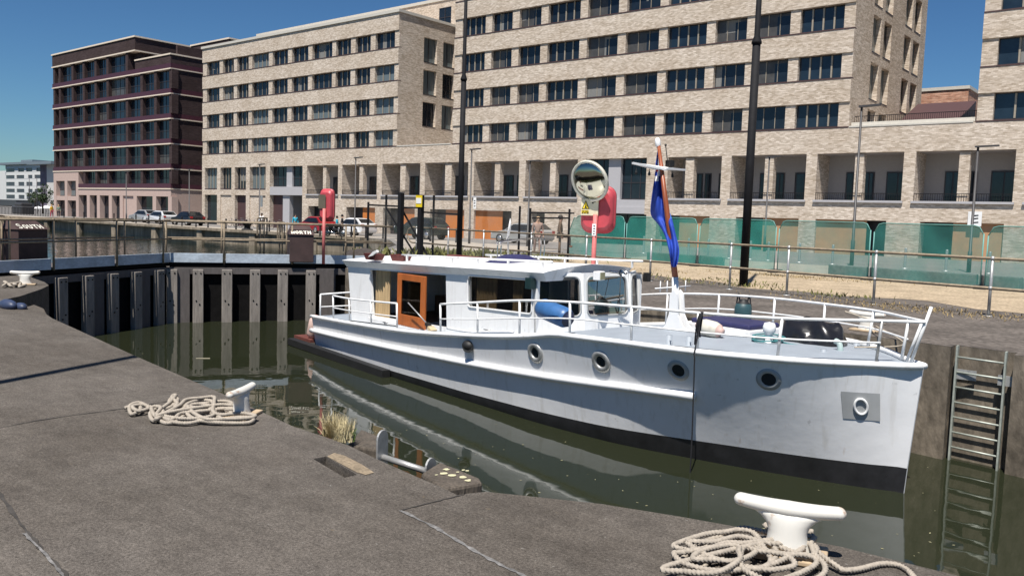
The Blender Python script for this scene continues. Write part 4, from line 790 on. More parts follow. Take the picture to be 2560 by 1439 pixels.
# flag
rows = []; FL = [(372, 1645, 1649), (395, 1641, 1651), (415, 1638, 1653), (430, 1637, 1656), (440, 1636, 1657), (450, 1635, 1658), (480, 1630, 1664), (510, 1627, 1670), (535, 1625, 1676), (546, 1632, 1680), (562, 1648, 1684), (590, 1664, 1690), (612, 1669, 1697), (625, 1672, 1699), (640, 1675, 1698), (655, 1676, 1696), (668, 1679, 1690)]
NC = 9; V = []; Fs = []; Ms = []
for i, (y, xl, xr) in enumerate(FL):
    for j in range(NC):
        u = j/(NC-1); px = xl+(xr-xl)*u; off = -.07+.05*math.sin(u*11+i*.55)+.03*math.sin(u*4-i*.9)+(.20 if y > 600 else (.1 if y > 560 else 0)); s, z = BS(px, y, off); V.append(bw2(s, off, z))
for i in range(len(FL)-1):
    for j in range(NC-1):
        y = FL[i][0]; c = 0
        if y < 450: c = [[0, 0, 0, 0, 1, 1, 1, 1], [0, 0, 0, 0, 1, 1, 1, 1], [1, 2, 2, 2, 1, 1, 0, 0], [0, 0, 0, 1, 1, 0, 0, 0], [1, 1, 1, 1, 0, 0, 0, 0], [2, 2, 2, 2, 2, 1, 1, 0]][i][j]
        elif y < 520: c = (0, 0, 0, 0, 0, 0, 3, 1)[j]
        elif y < 540: c = (0, 0, 0, 0, 0, 0, 3, 3)[j]
        Fs.append((i*NC+j, i*NC+j+1, (i+1)*NC+j+1, (i+1)*NC+j)); Ms.append(c)
mb = MB(); mb.add(V, Fs, 0, True); mb.m = Ms
fl = tag(mb.build('flag', [mat('flag_blue', (.012, .05, .36), .75, var=.25, vs=7), mat('flag_white', (.7, .7, .72), .8), mat('flag_red', (.5, .03, .05), .8), mat('flag_light_blue', (.04, .18, .6), .75, var=.2)]), 'blue ensign hanging limp and wrapped round the boat mast', 'flag')
so_ = fl.modifiers.new('thick', 'SOLIDIFY'); so_.thickness = .006; sb_ = fl.modifiers.new('sub', 'SUBSURF'); sb_.levels = sb_.render_levels = 2
# ------------------------------------------------------------------ lock gates
M['timber'] = mat('grey_timber', (.235, .21, .185), .9, var=.35, vs=3, stretch=(3, 3, .35), bump=.4, bs=20)
M['gateblack'] = mat('tarred_gate', (.006, .0055, .0055), .9, spec=.15, var=.4)
M['gategrey'] = mat('weathered_gate_panel', (.10, .088, .084), .85, var=.2, stretch=(2, 2, .5))
M['fascia'] = mat('pale_blue_fascia', (.42, .48, .54), .6, var=.22, vs=2.2, stretch=(1, 1, 2), fine=.12, fs=12)
APEX = Vector((-22.35, 12.0, 0)); R1 = Vector((-19.55, 17.2, 0)); R2 = Vector((-20.0, 6.8, 0))
GX = {}
def gate(end, label, posts, rp):
    def onleaf(px, py):
        r = ray(px, py); d0 = (end-APEX); n0 = Vector((d0.y, -d0.x, 0)).normalized(); q = O+r*((APEX-O).dot(n0)/r.dot(n0)); return (q-APEX).dot(d0.normalized())
    posts = [onleaf(*q) for q in posts]; rp = [onleaf(*q) for q in rp]
    d = (end-APEX); L_ = d.length; d.normalize(); n = Vector((d.y, -d.x, 0));
    if n.x < 0: n = -n          # n points to the boat side
    g = thing('lock_gate', label, 'lock gate', (APEX.x, APEX.y, WZ), 0, 'mitre lock gates'); P = lambda t, o, z: APEX+d*t+n*o+Vector((0, 0, z))
    mb = MB(); mb.bar(P(0, -.25, -1.5), P(L_, -.25, -1.5), .3, 2.96); mb.build('gate_skin', M['gateblack'], g)
    mb = MB(); mb.bar(P(0, -.06, -.16), P(L_, -.06, -.16), .16, .18); mb.build('top_rail', M['gategrey'], g)
    for t in ([onleaf(452, 730), onleaf(818, 730)] if end is R1 else [onleaf(358, 730), onleaf(240, 730)]): mb = MB(); mb.bar(P(t, -.02, -3), P(t, -.02, -.10), .46, .12, upv=n); mb.build('gate_panel', M['gategrey'], g)
    bt = MB()
    for i, t in enumerate(posts):
        mb = MB(); mb.bar(P(t, .06, -3), P(t, .06, -.12), .28, .16, upv=n); o = mb.build('fender_post', M['timber'], g, bevel=.015)
        bt = MB()
        for a, z in ((-.07, -.22), (.07, -.22), (-.05, -1.0), (.04, -1.1)): bt.cyl(P(t+a, .135, z), P(t+a, .152, z), .022, 8)
        bt.build('bolt', M['gateblack'], o)
    mb = MB(); mb.bar(P(-.1, -.62, .02), P(L_+.3, -.62, .02), 1.2, .10); mb.build('deck_beam', M['gateblack'], g)
    k = 0; tt = [-.1]+rp[1:-1]+[L_+.3]
    for a, b in zip(tt, tt[1:]):
        mb = MB(); mb.bar(P(a+.05, 0, .20), P(b-.03, 0, .20), .035, .26); mb.build('fascia', M['fascia'], g, bevel=.006)
    mb = MB(); mb.bar(P(-.1, -.62, .10), P(L_+.3, -.62, .10), 1.18, .05); mb.build('walkway', M['gategrey'], g)
    for o_, zt in ((.04, 1.22), (-1.22, 1.22)):
        r = MB(); r.tube([P(-.05, o_, zt), P(L_+.4, o_, zt)], .026, 8); r.tube([P(-.05, o_, .72), P(L_+.4, o_, .72)], .022, 8); top = r.build('hand_rail', M['rustrail'], g)
        for t in rp:
            q = MB(); q.tube([P(t, o_, .05), P(t, o_, zt)], .027, 8); q.ball(P(t, o_, zt), .04, 8); q.ball(P(t, o_, .72), .037, 8); q.build('rail_post', M['rustrail'], top)
    GX[label] = P; return g, P, L_, d, n
ga, PA, LA, dA, nA = gate(R1, 'sunlit lock gate leaf under the NORTH box, with six pale timber posts', [(430, 730), (495, 730), (567, 730), (637, 730), (706, 730), (776, 730)], [(415, 600), (560, 600), (730, 600), (884, 600)])
gb, PB, LB, dB, nB = gate(R2, 'shaded lock gate leaf under the SOUTH box at the left', [(393, 730), (336, 730), (277, 730), (214, 730), (147, 730)], [(405, 600), (289, 600), (130, 600), (-60, 600)])
M['boxbrown'] = mat('brown_cabinet_paint', (.06, .035, .032), .65, var=.25, vs=4); M['lettering'] = mat('white_lettering', (.78, .76, .66), .8, var=.12)
GLY = {'S': [[(.9, .85), (.6, 1), (.2, .9), (.1, .7), (.35, .55), (.75, .42), (.85, .2), (.5, 0), (.05, .12)]], 'O': [[(.5, .95), (.12, .75), (.1, .3), (.5, .02), (.88, .3), (.88, .75), (.5, .95)]], 'U': [[(.1, 1), (.12, .25), (.5, 0), (.85, .25), (.9, 1)]], 'T': [[(.0, .95), (1, 1)], [(.52, .97), (.5, 0)]], 'H': [[(.12, 1), (.1, 0)], [(.88, 1), (.9, 0)], [(.12, .5), (.88, .52)]], 'N': [[(.1, 0), (.1, 1), (.85, .03), (.9, 1)]], 'R': [[(.12, 0), (.12, 1), (.7, .95), (.85, .72), (.6, .52), (.12, .48)], [(.4, .5), (.9, 0)]]}
def paint_word(par, word, o, ux, uy, h, w, th, first=1.25):
    mb = MB(); x = 0; n = ux.cross(uy).normalized()
    for k, c in enumerate(word):
        hh = h*(first if k == 0 else 1)
        for st in GLY[c]:
            pts = [o+ux*(x+a*w)+uy*(b*hh) for a, b in st]
            for a, b in zip(pts, pts[1:]): d = (b-a); q = n.cross(d).normalized()*th/2; e = d.normalized()*th*.35; mb.add([a-e-q, b+e-q, b+e+q, a-e+q], [(0, 1, 2, 3)])
        x += w*1.38
    mb.build('lettering', M['lettering'], par)
def cabinet(px, word, label, depth, w, zb, zt, dv, nv, full):
    c = DP(*px, depth); c.z = 0; u = dv; g = thing('gate_cabinet', label, 'control cabinet', (c.x, c.y, .12), 0, 'gate control cabinets'); z0, z1 = zb, zt
    mb = MB(); hw, hd = w/2, .32
    q = lambda a, o, z: c+u*a+nv*o+Vector((0, 0, z))
    mb.add([q(-hw, hd, z0), q(hw, hd, z0), q(hw, -hd, z0), q(-hw, -hd, z0), q(-hw, hd, z1), q(hw, hd, z1), q(hw, -hd, z1), q(-hw, -hd, z1)], [(0, 1, 5, 4), (1, 2, 6, 5), (2, 3, 7, 6), (3, 0, 4, 7), (0, 3, 2, 1), (4, 5, 6, 7)])
    mb.build('cabinet_body', M['boxbrown'], g, bevel=.012); mb = MB(); e = .03; A = [q(-hw-e, hd+e, z1+.002), q(hw+e, hd+e, z1+.002), q(hw*.8, -hd*.2, z1+.26), q(-hw*.8, -hd*.2, z1+.26)]; Bk = [q(-hw-e, -hd-e, z1+.002), q(hw+e, -hd-e, z1+.002)]
    mb.add(A+Bk, [(0, 1, 2, 3), (0, 3, 4), (1, 5, 2), (3, 2, 5, 4), (0, 4, 5, 1)]); lid = mb.build('sloped_lid', M['boxbrown'], g); ux = u if (u.dot(rt) > 0) else -u; n0 = (A[2]-A[1]).normalized()
    uy = ((A[3]+A[2])/2-(A[0]+A[1])/2).normalized(); o0 = (A[0]+A[1])/2-ux*hw*.86+uy*.05+ux.cross(uy).normalized()*.004; k = len(word); cw = w*.86/(k*1.38); paint_word(lid, word, o0, ux, uy, .15, cw, .032, 1.25 if word == 'SOUTH' else 1.0); return g
cabinet((751, 600), 'NORTH', 'brown steel cabinet with NORTH painted in white on its sloping top', 25.0, .68, .12, .92, dA, nA, 0)
cabinet((58, 600), 'SOUTH', 'dark brown steel cabinet with SOUTH painted in white on its sloping top', 21.6, .92, .12, .92, dB, nB, 0)
mb = MB(); c = DP(870, 640, 27); mb.ball((c.x-.6, c.y+1.2, -.1), .75, 10, 0, (1.5, .8, .75)); tag(mb.build('rock', mat('dark_rock', (.05, .04, .035), .95, var=.4, bump=1, bs=5)), 'dark boulder beside the end of the sunlit gate', 'rock')
# ------------------------------------------------------------------ guard rails on the far side
def guardrail(label, xs, hz=1.13, m_top='rustrail', ends=None):
    g = thing('guard_rail', label, 'railing', (xs[0], railY(xs[0]), 0)); P = lambda x, z: Vector((x, railY(x), z)); r = MB(); ta, tb = xs[0]+(.6 if ends is None else 0), xs[-1]
    if ends == 'loop':
        for z in (1,): r.tube(smooth_path([P(tb+.5, hz), P(tb, hz), P(tb-.35, hz), P(tb-.62, hz-.15), P(tb-.62, .72), P(tb-.35, .55), P(tb, .55)], 4), .03, 8)
        tb += .4
    r.tube([P(ta, hz), P(tb, hz)], .03, 8); r.tube([P(ta, .55), P(tb, .55)], .03, 8); top = r.build('hand_rail', M[m_top], g)
    for x in xs:
        q = MB(); q.tube([P(x, .0), P(x, hz+.02)], .03, 8); q.ball(P(x, hz), .05, 8); q.ball(P(x, .55), .047, 8); q.lathe(P(x, 0), [(.09, 0.004), (.09, .016), (.04, .02)], 10); q.build('rail_post', M['galv'], top)
guardrail('long two-bar tube railing along the far lock side behind the boat', [4.4, 1.8, -.8, -3.3, -5.6, -7.7, -9.3, -11.9, -14.4, -16.9, -19.4, -21.5, -23.6], ends='loop')
# basin edge railing pieces near the gate
for k, (pts, lab) in enumerate((([(740, 590), (742, 632), (780, 640), (1000, 640)], ''),)):
    pass
def loop_rail(px0, px1, ytop, ybot, dep, label):
    a, b = DP(px0, ytop, dep), DP(px1, ytop, dep*1.02); h = (ybot-ytop)*dep/F; mb = MB(); dn = Vector((0, 0, -h)); w = (b-a)
    mb.tube(smooth_path([a+w*.02+dn*.1, a+w*.02+dn*.85, a+w*.12+dn, b-w*.12+dn, b-w*.02+dn*.85, b-w*.02+dn*.1, b-w*.12, a+w*.12], 4, True), .025, 8, closed=True)
    for u in (.3, .7):
        mb.tube([a+w*u, Vector(((a+w*u).x, (a+w*u).y, -.1))], .025, 8)
    tag(mb.build('railing_gate', M['rustrail']), label, 'railing', 'bent tube railing gates')
loop_rail(643, 668, 545, 590, 26.5, 'bent tube railing gate left of the NORTH box'); loop_rail(694, 711, 556, 600, 26.8, 'narrow bent tube railing hoop just left of the NORTH box'); loop_rail(-12, 10, 540, 600, 20.8, 'bent tube railing hoop left of the SOUTH box')
# ------------------------------------------------------------------ lamp columns, poles, lamps
M['lampgrey'] = mat('dark_grey_lamp', (.05, .048, .05), .5, var=.15)
def pole(px, py, w, h, label, side):
    p = G(px, py, 0); t = thing('tall_pole', label, 'pole', (p.x, p.y, 0), 0, 'tall black poles'); mb = MB(); mb.tube([(p.x, p.y, 0), (p.x, p.y, 6.3)], [w, w*.92], 16); mb.build('lower_shaft', M['black'], t)
    mb = MB(); mb.tube([(p.x, p.y, 6.3), (p.x, p.y, 6.36), (p.x, p.y, 6.5), (p.x, p.y, h)], [w*1.15, w*1.15, w*.66, w*.45], 16); mb.build('upper_shaft', M['black'], t)
    mb = MB(); mb.lathe((p.x, p.y, 0), [(w*1.7, .003), (w*1.7, .03), (w, .04)], 16); mb.build('base_flange', M['black'], t); mb = MB(); mb.box(p.x+.3, p.x+1.0, p.y-.2, p.y+.2, h-.1, h+.05); mb.build('lamp_head', M['black'], t)
pole(1858, 716, .112, 13, 'thick black pole standing in the verge right of the boat mast', 0); pole(1147, 655, .10, 13, 'thick black pole rising behind the boat cabin roof', 0)
lamp0 = None
def lamp(px, py, ptop, Y, label, side=1):
    global lamp0
    b = PY(px, py, Y); z0 = gz(b.x); top = PY(ptop[0], ptop[1], Y).z-z0
    if lamp0 is None:
        lamp0 = thing('street_lamp', label, 'street lamp', (0, 0, 0), 0, 'street lamps along the quay'); mb = MB(); mb.tube([(0, 0, 0), (0, 0, 1.0), (0, 0, 1.02), (0, 0, 5.95)], [.085, .085, .06, .045], 12); mb.build('column', M['lampgrey'], lamp0); mb = MB(); mb.prism([(-.1, -.12, 5.95), (.75, -.09, 5.98), (.75, .09, 5.98), (-.1, .12, 5.95)], (0, 0, .07)); mb.build('lamp_head', M['lampgrey'], lamp0)
        o = lamp0
    else: o = dup(lamp0, (0, 0, 0), None, label)
    o.location = (b.x, Y, z0); o.scale = (1, 1, top/6.0); o.rotation_euler = (0, 0, 0 if side > 0 else math.pi); return o
lamp(2128, 672, (2150, 266), 37.2, 'street lamp rising in front of the plywood garages, left of the right-hand one'); lamp(2421, 683, (2449, 366), 38.6, 'street lamp nearest the right edge of the photo'); lamp(1912, 600, (1921, 392), 52.5, 'distant street lamp just right of the thick black pole')
lamp(1172, 640, (1183, 373), 41, 'street lamp directly right of the pole behind the cabin'); lamp(886, 600, (889, 394), 43, 'street lamp above the white car'); lamp(648, 585, (650, 411), 46, 'street lamp in front of the beige block with a grey plate'); lamp(316, 556, (318, 429), 47.3, 'street lamp in front of the plum block near the silver cars'); lamp(1318, 625, (1322, 402), 41, 'greenish street lamp seen right of the orange garage', 1); lamp(473, 560, (475, 423), 47, 'street lamp before the dark gap between plum and beige blocks', 1)
for px, py, dep, lab in ((825, 507, 64, 'white number sign on the street lamp above the white car'), (1187, 508, 55, 'white number sign on the street lamp beside the pole'), (2437, 547, 34, 'white sign board on the garage wall behind the right-hand lamp'), (654, 503, 72, 'small grey plate fixed to the street lamp by the beige block')):
    c = DP(px, py, dep); w = (9 if px < 2000 else 17)*dep/F; h = (14 if px < 2000 else 11)*dep/F
    if px > 2000: c = PY(px, py, YF-.05)
    if px > 2000: w, h = .72, .42
    mb = MB(); mb.box(c.x-w/2, c.x+w/2, c.y-.02, c.y+.02, c.z-h, c.z+h); o = tag(mb.build('sign', M['white'] if px != 654 else M['galv']), lab, 'sign', 'small signs across the water')
    if px != 654:
        mb = MB(); yy = c.y-.026
        for a, b_ in (((-.2, .4), (.25, .5)), ((-.25, -.05), (.25, .1)), ((-.2, -.55), (.28, -.45))): mb.bar((c.x+a[0]*w, yy, c.z+a[1]*h), (c.x+b_[0]*w, yy, c.z+b_[1]*h), .008, h*.16)
        mb.build('sign_mark', M['black'], o)
# ------------------------------------------------------------------ netting fence
M['net'] = net('green_netting', (.025, .19, .165), .48); M['netdense'] = net('denser_green_netting', (.02, .23, .19), .62)
fenceY = lambda x: 27.1+.19*(-3.3-x); fpx = [(1420, 600), (1563, 600), (1745, 610), (1942, 620), (2178, 630), (2461, 645), (2800, 650)]
fxs = []
for q in fpx:
    x = -10.0
    for _ in range(12): x = PY(q[0], q[1], fenceY(x)).x
    fxs.append(x)
labs = ['leftmost green netting panel, beside the brown figure', 'green netting panel behind the red lifebuoy housing', 'green netting panel behind the blue flag', 'green netting panel between the flag and the thick black pole, reaching the pole', 'green netting panel right of the thick black pole', 'green netting panel before the widest plywood garage', 'green netting panel at the right edge of the photo']
labs = ['leftmost green netting panel, behind the lifebuoy housing', 'green netting panel left of and behind the blue flag', 'green netting panel directly left of the thick black pole', 'green netting panel just right of the thick black pole', 'wide green netting panel before two plywood boarded garages', 'green netting panel at the right edge of the photo']
for k in range(6):
    a, b = fxs[k]+.06, fxs[k+1]-.06; A = Vector((a, fenceY(a), 0)); B = Vector((b, fenceY(b), 0)); d = B-A; t = thing('netting_panel', labs[k], 'fence panel', (A.x, A.y, 0), 0, 'green netting panels'); mb = MB(); rows = []
    n = 24; h = 1.83
    for i in range(n+1):
        u = i/n; e = min(u, 1-u)*d.length; z1 = h-(.28-math.sqrt(max(0, .28**2-(.28-e)**2)) if e < .28 else 0); sag = .02*math.sin(u*9+k)
        if k == 0 and u < .25: z1 -= .55*(1-u/.25)**2*(.7+.3*math.sin(u*60))
        rows.append([A+d*u+Vector((sag*.2, .03*math.sin(u*13+z*2), .04+(z1-.04)*z/4)) for z in range(5)])
    mb.grid(rows); mb.build('netting', M['netdense'] if k < 3 else M['net'], t); fr = MB(); fr.tube([r[-1] for r in rows], .017, 6); fr.tube([A+Vector((0, 0, .0)), A+Vector((0, 0, 1.55))], .019, 8); fr.tube([B, B+Vector((0, 0, 1.6))], .019, 8); fr.build('frame', mat('green_stained_frame', (.12, .30, .27), .6), t)
    for P_ in (A, B): mb = MB(); mb.bar(P_+Vector((-.02, -.3, .06)), P_+Vector((-.02, .3, .06)), .2, .12); mb.build('foot_block', mat('rubber_foot', (.05, .05, .05), .8), t)
for k, (xa, ya, xb, yb, lab) in enumerate(((1600, 655, 1735, 667, 'concrete kerb block behind the netting left of the flag'), (1742, 662, 1812, 668, 'short concrete kerb block behind the netting left of the black pole'), (2066, 691, 2174, 699, 'left end concrete kerb block behind the wide netting panel'), (2178, 700, 2452, 722, 'longest concrete kerb block behind the netting'), (2457, 722, 2549, 729, 'concrete kerb block behind the netting nearest the right edge'))):
    A, B = G(xa, ya), G(xb, yb); A.y = fenceY(A.x)+.6; B.y = fenceY(B.x)+.6; mb = MB(); mb.bar(A+Vector((0, 0, .2)), B+Vector((0, 0, .2)), .4, .4); tag(mb.build('kerb_block', mat('block_concrete', (.27, .27, .25), .9, var=.15, fine=.2, fs=8), None, bevel=.03), lab, 'kerb block', 'concrete blocks behind the netting')
sb0 = None
for i, px in enumerate((1608, 1650, 1720, 1769, 1822, 1875, 1920, 1998, 2081, 2263, 2366, 2474)):
    x = PY(px, 650, 38.2).x
    if sb0 is None:
        sb0 = thing('steel_bollard', 'brushed steel bollard on the pavement behind the green netting', 'bollard', (x, 38.2, 0), 0, 'steel bollards behind the netting'); mb = MB(); mb.lathe((0, 0, 0), [(.055, 0), (.055, .88), (.05, .9), (0, .905)], 14); mb.build('post', M['galv'], sb0, world=False); mb = MB(); mb.lathe((0, 0, 0), [(.16, 0.004), (.16, .05), (.05, .06)], 14); mb.build('base_plate', M['galv'], sb0, world=False)
    else: dup(sb0, (x, 38.2, 0))
# ------------------------------------------------------------------ lifebuoy housings and mirror
M['redgrp'] = mat('faded_red_plastic', (.46, .06, .075), .45, var=.18, vs=3)
def housing(c, w, h, dp, rz, pole_z, label, face_sign):
    t = thing('lifebuoy_housing', label, 'lifebuoy housing', (c.x, c.y, 0), rz, 'red lifebuoy housings'); Q = Matrix.Rotation(rz, 4, 'Z'); P = lambda x, y, z: Vector((c.x, c.y, c.z))+Q@Vector((x, y, z)); mb = MB(); rows = []
    for y, sc in ((-dp/2, .80), (-dp/2+.03, .93), (-dp/2+.07, .99), (-.03, 1.0), (-.028, 1.06), (.028, 1.06), (.03, 1.0), (dp/2-.06, .98), (dp/2-.02, .9), (dp/2, .78)):
        r = []; rr = .30
        for cx, cz, t0 in ((w/2-rr*w, -h/2+rr*w, -90), (w/2-rr*w, h/2-rr*w, 0), (-w/2+rr*w, h/2-rr*w, 90), (-w/2+rr*w, -h/2+rr*w, 180)):
            for k in range(7): a = math.radians(t0+15*k); r.append(P((cx+rr*w*math.cos(a))*sc, y, (cz+rr*w*math.sin(a))*sc))
        r.append(r[0]); rows.append(r)
    mb.grid(rows); mb.add(rows[0][:-1], [tuple(range(28))]); mb.add(rows[-1][:-1], [tuple(range(28))]); mb.build('housing', M['redgrp'], t)
    mb = MB(); b = P(0, -dp/2-.05, 0); mb.tube([(b.x, b.y, pole_z), (b.x, b.y, c.z-.1)], .045, 12); mb.build('post', mat('faded_red_post', (.55, .15, .14), .6, var=.15), t); return t, P
h1 = DP(1497, 524, 16.6); t1, P1 = housing(h1, .66, .88, .30, math.radians(16), 0, 'red lifebuoy housing with a warning sign, below the round mirror', -1)
mb = MB(); mb.add([P1(-.30, -.20, -.12), P1(.05, -.20, -.12), P1(.05, -.20, .20), P1(-.30, -.20, .20), P1(-.30, -.17, -.12), P1(.05, -.17, -.12), P1(.05, -.17, .20), P1(-.30, -.17, .20)], [(0, 1, 2, 3), (4, 7, 6, 5), (0, 4, 5, 1), (1, 5, 6, 2), (2, 6, 7, 3), (3, 7, 4, 0)])
sg = mb.build('warning_sign', mat('cream_sign', (.66, .60, .42), .5, var=.15), t1); yel = mat('sign_yellow', (.75, .55, .02), .5)
mb = MB(); mb.add([P1(-.285, -.203, .0), P1(-.125, -.203, .0), P1(-.205, -.203, .175)], [(0, 1, 2)]); mb.build('triangle_border', M['black'], sg); mb = MB(); mb.add([P1(-.265, -.206, .012), P1(-.145, -.206, .012), P1(-.205, -.206, .145)], [(0, 1, 2)]); mb.add([P1(-.285, -.204, -.085), P1(-.14, -.204, -.085), P1(-.14, -.204, -.02), P1(-.285, -.204, -.02)], [(0, 1, 2, 3)]); mb.build('triangle', yel, sg)
mb = MB()
for pts in ([(-.225, .018), (-.2, .018), (-.19, .05), (-.2, .085), (-.215, .06)], [(-.195, .018), (-.165, .018), (-.165, .03), (-.19, .04)], [(-.08, .12), (-.05, .105), (-.04, .13), (-.07, .145)], [(-.05, .13), (.0, .14), (.0, .15), (-.05, .145)]): mb.add([P1(x, -.208, z) for x, z in pts], [tuple(range(len(pts)))])
for z in (-.042, -.072):
    x = -.275
    for w in ([.05, .07] if z > -.05 else [.03, .04, .045]): mb.add([P1(x, -.207, z-.007), P1(x+w, -.207, z-.007), P1(x+w, -.207, z+.009), P1(x, -.207, z+.009)], [(0, 1, 2, 3)]); x += w+.012
mb.build('sign_text', M['black'], sg)
lb_ = MB(); q = P1(0, -.15-.05, 0); bx = lambda z0, z1, m: None
lb_.add([P1(-.04, -.25, -.51), P1(.04, -.25, -.51), P1(.04, -.25, -.28), P1(-.04, -.25, -.28)], [(0, 1, 2, 3)]); ls = lb_.build('post_label', M['white'], t1); lb_ = MB()
for z in (-.32, -.37, -.42, -.47): lb_.add([P1(-.015, -.252, z-.014), P1(.018, -.252, z-.014), P1(.018, -.252, z+.008), P1(-.015, -.252, z+.008)], [(0, 1, 2, 3)])
lb_.build('label_digits', M['black'], ls)
mc = DP(1474, 453, 16.3); mt = thing('traffic_mirror', 'round convex mirror mounted above the red lifebuoy housing', 'mirror', (mc.x, mc.y, 0)); cdir = (O-mc).normalized(); ax = (cdir*math.cos(math.radians(42))+(-rt*.86-up*.5)*math.sin(math.radians(42))).normalized(); mb = MB(); R_ = .395; mb.lathe(mc, [(R_, -.02)]+[(R_*math.sin(a), -.02+(math.cos(a)-math.cos(.62))*R_/math.sin(.62)*1) for a in []]+[(R_*k/8, .12*(1-(k/8)**2)) for k in range(7, -1, -1)], 36, 0, ax); mb.build('mirror_face', mat('mirror_face', (.42, .41, .33), .10, metal=1, var=.04), mt)
mb = MB(); mb.lathe(mc, [(R_-.03, .015), (R_+.015, .03), (R_+.02, -.03), (R_*.7, -.09), (0, -.11)], 36, 0, ax); mb.build('mirror_rim', mat('cream_rim', (.62, .60, .50), .4), mt); mb = MB(); mb.tube([mc-ax*.1, P1(-.06, -.2, .25)], .035, 10); mb.build('bracket', M['galv'], mt)
h2 = DP(819, 513, 24.6); t2, P2 = housing(h2, .42, .90, .26, math.radians(20), .1, 'red lifebuoy housing with a brown plate, standing on the lock gate', -1); mb = MB(); a = P2(0, 0, 0); mb.add([P2(-.21, -.16, -.10), P2(.03, -.16, -.10), P2(.03, -.16, .30), P2(-.21, -.16, .30)], [(0, 1, 2, 3)]); mb.build('plate', mat('brown_plate', (.12, .10, .07), .5), t2)
# ------------------------------------------------------------------ black gate posts and wire fence
M['wire'] = net('wire_mesh', (.25, .25, .23), .14)
def gpost(px, ytop, dep, w, label, sign=False):
    c = DP(px, ytop, dep); t = thing('gate_post', label, 'gate post', (c.x, c.y, 0), 0, 'black posts of the wire fence'); mb = MB(); mb.box(c.x-w/2, c.x+w/2, c.y-w/2, c.y+w/2, -.1, c.z); mb.build('post', M['black'], t)
    if sign: mb = MB(); mb.box(c.x-.16, c.x+.16, c.y-w/2-.03, c.y-w/2-.005, c.z-.45, c.z-.02); o = mb.build('sign', mat('sign_yellow', (1, 1, 1)), t); mb = MB(); mb.box(c.x-.13, c.x+.13, c.y-w/2-.04, c.y-w/2-.032, c.z-.32, c.z-.12); mb.build('sign_panel', M['white'], o)
    return c
D0 = 31
gpost(1003, 482, D0, .17, 'thick black gate post with diagonal braces, left of the yellow sign'); gpost(1053, 487, D0, .17, 'thick black gate post carrying the yellow and white sign', True)
for px, yt, lab in ((966, 487, 'thin black post left of the thick gate posts'), (1085, 488, 'thin black post right of the yellow sign'), (921, 505, 'leftmost thin post of the wire fence'), (1326, 520, 'thin post of the wire fence by the silver car'), (1424, 522, 'thin wire fence post beside the netting'), (1300, 515, 'leaning thin post behind the satellite dish')): gpost(px, yt, D0+1, .06, lab)
wf = thing('wire_fence', 'see-through wire mesh fence with dark braces behind the boat cabin', 'wire fence', tuple(G(1150, 650)))
for a, b in (((1003, 520), (1075, 650)), ((966, 520), (1040, 640)), ((921, 512), (1003, 516)), ((1326, 531), (1436, 533)), ((1330, 545), (1424, 545)), ((1053, 530), (1150, 536)), ((1053, 519), (1000, 519))): mb = MB(); mb.bar(DP(*a, D0+.3), DP(*b, D0+.3), .06, .06); mb.build('brace', M['black'], wf)
mb = MB(); A, B, C_, D_ = DP(921, 512, D0+1), DP(1430, 526, D0+1), DP(1430, 650, D0+1), DP(921, 640, D0+1); C_.x, C_.y = B.x, B.y; D_.x, D_.y = A.x, A.y; D_.z = C_.z = .05; mb.add([D_, C_, B, A], [(0, 1, 2, 3)]); mb.build('mesh', M['wire'], wf)
# ------------------------------------------------------------------ ladder
lx0, lx1 = -2.68, -2.06; yb = lockY(-2.35)+.12; lad = thing('ladder', 'galvanised ladder in the recess of the lock wall right of the bow', 'ladder', (-2.36, yb, WZ)); gst = mat('ladder_steel', (.40, .43, .38), .5, metal=.3, var=.25, vs=9)
for x in (lx0, lx1): mb = MB(); mb.obox((x, lockY(x)+.10, -.85), (.012, 0, 0), (0, .045, 0), (0, 0, .87)); mb.build('stile', gst, lad)
for i in range(8): z = -.14-.215*i; mb = MB(); mb.tube([(lx0, lockY(lx0)+.09, z), (lx1, lockY(lx1)+.09, z)], .014, 8); mb.build('rung', gst, lad)
for x, dx_ in ((lx0+.13, 1), (lx1+.05, 1)): mb = MB(); mb.box(x-.13, x+.13, lockY(x)+.11, lockY(x)+.13, -.45, -.31); mb.build('bracket', M['galv'], lad)
# ------------------------------------------------------------------ cleat bollards and ropes on the quays
M['cleat'] = mat('white_cleat_paint', (.62, .60, .55), .5, var=.05, vs=4); M['rust'] = mat('rusty_stain', (.42, .32, .21), .9, var=.3)
def cleat_mat():
    m = M['cleat']; nt = m.node_tree; L = nt.links.new; b = nt.nodes['Principled BSDF']; src = b.inputs['Base Color'].links[0].from_socket; tc = [n for n in nt.nodes if n.type == 'TEX_COORD'][0]
    no = N(nt, 'TexNoise'); no.inputs['Scale'].default_value = 9; no.inputs['Detail'].default_value = 6; L(tc.outputs['Object'], no.inputs[0]); r = N(nt, 'ValToRGB'); r.color_ramp.elements[0].position = .61; r.color_ramp.elements[1].position = .70; L(no.outputs[0], r.inputs[0])
    mx = N(nt, 'Mix', data_type='RGBA'); L(r.outputs[0], mx.inputs[0]); L(src, mx.inputs[6]); mx.inputs[7].default_value = (.30, .15, .06, 1); L(mx.outputs[2], b.inputs['Base Color'])
cleat_mat()
cl0 = None
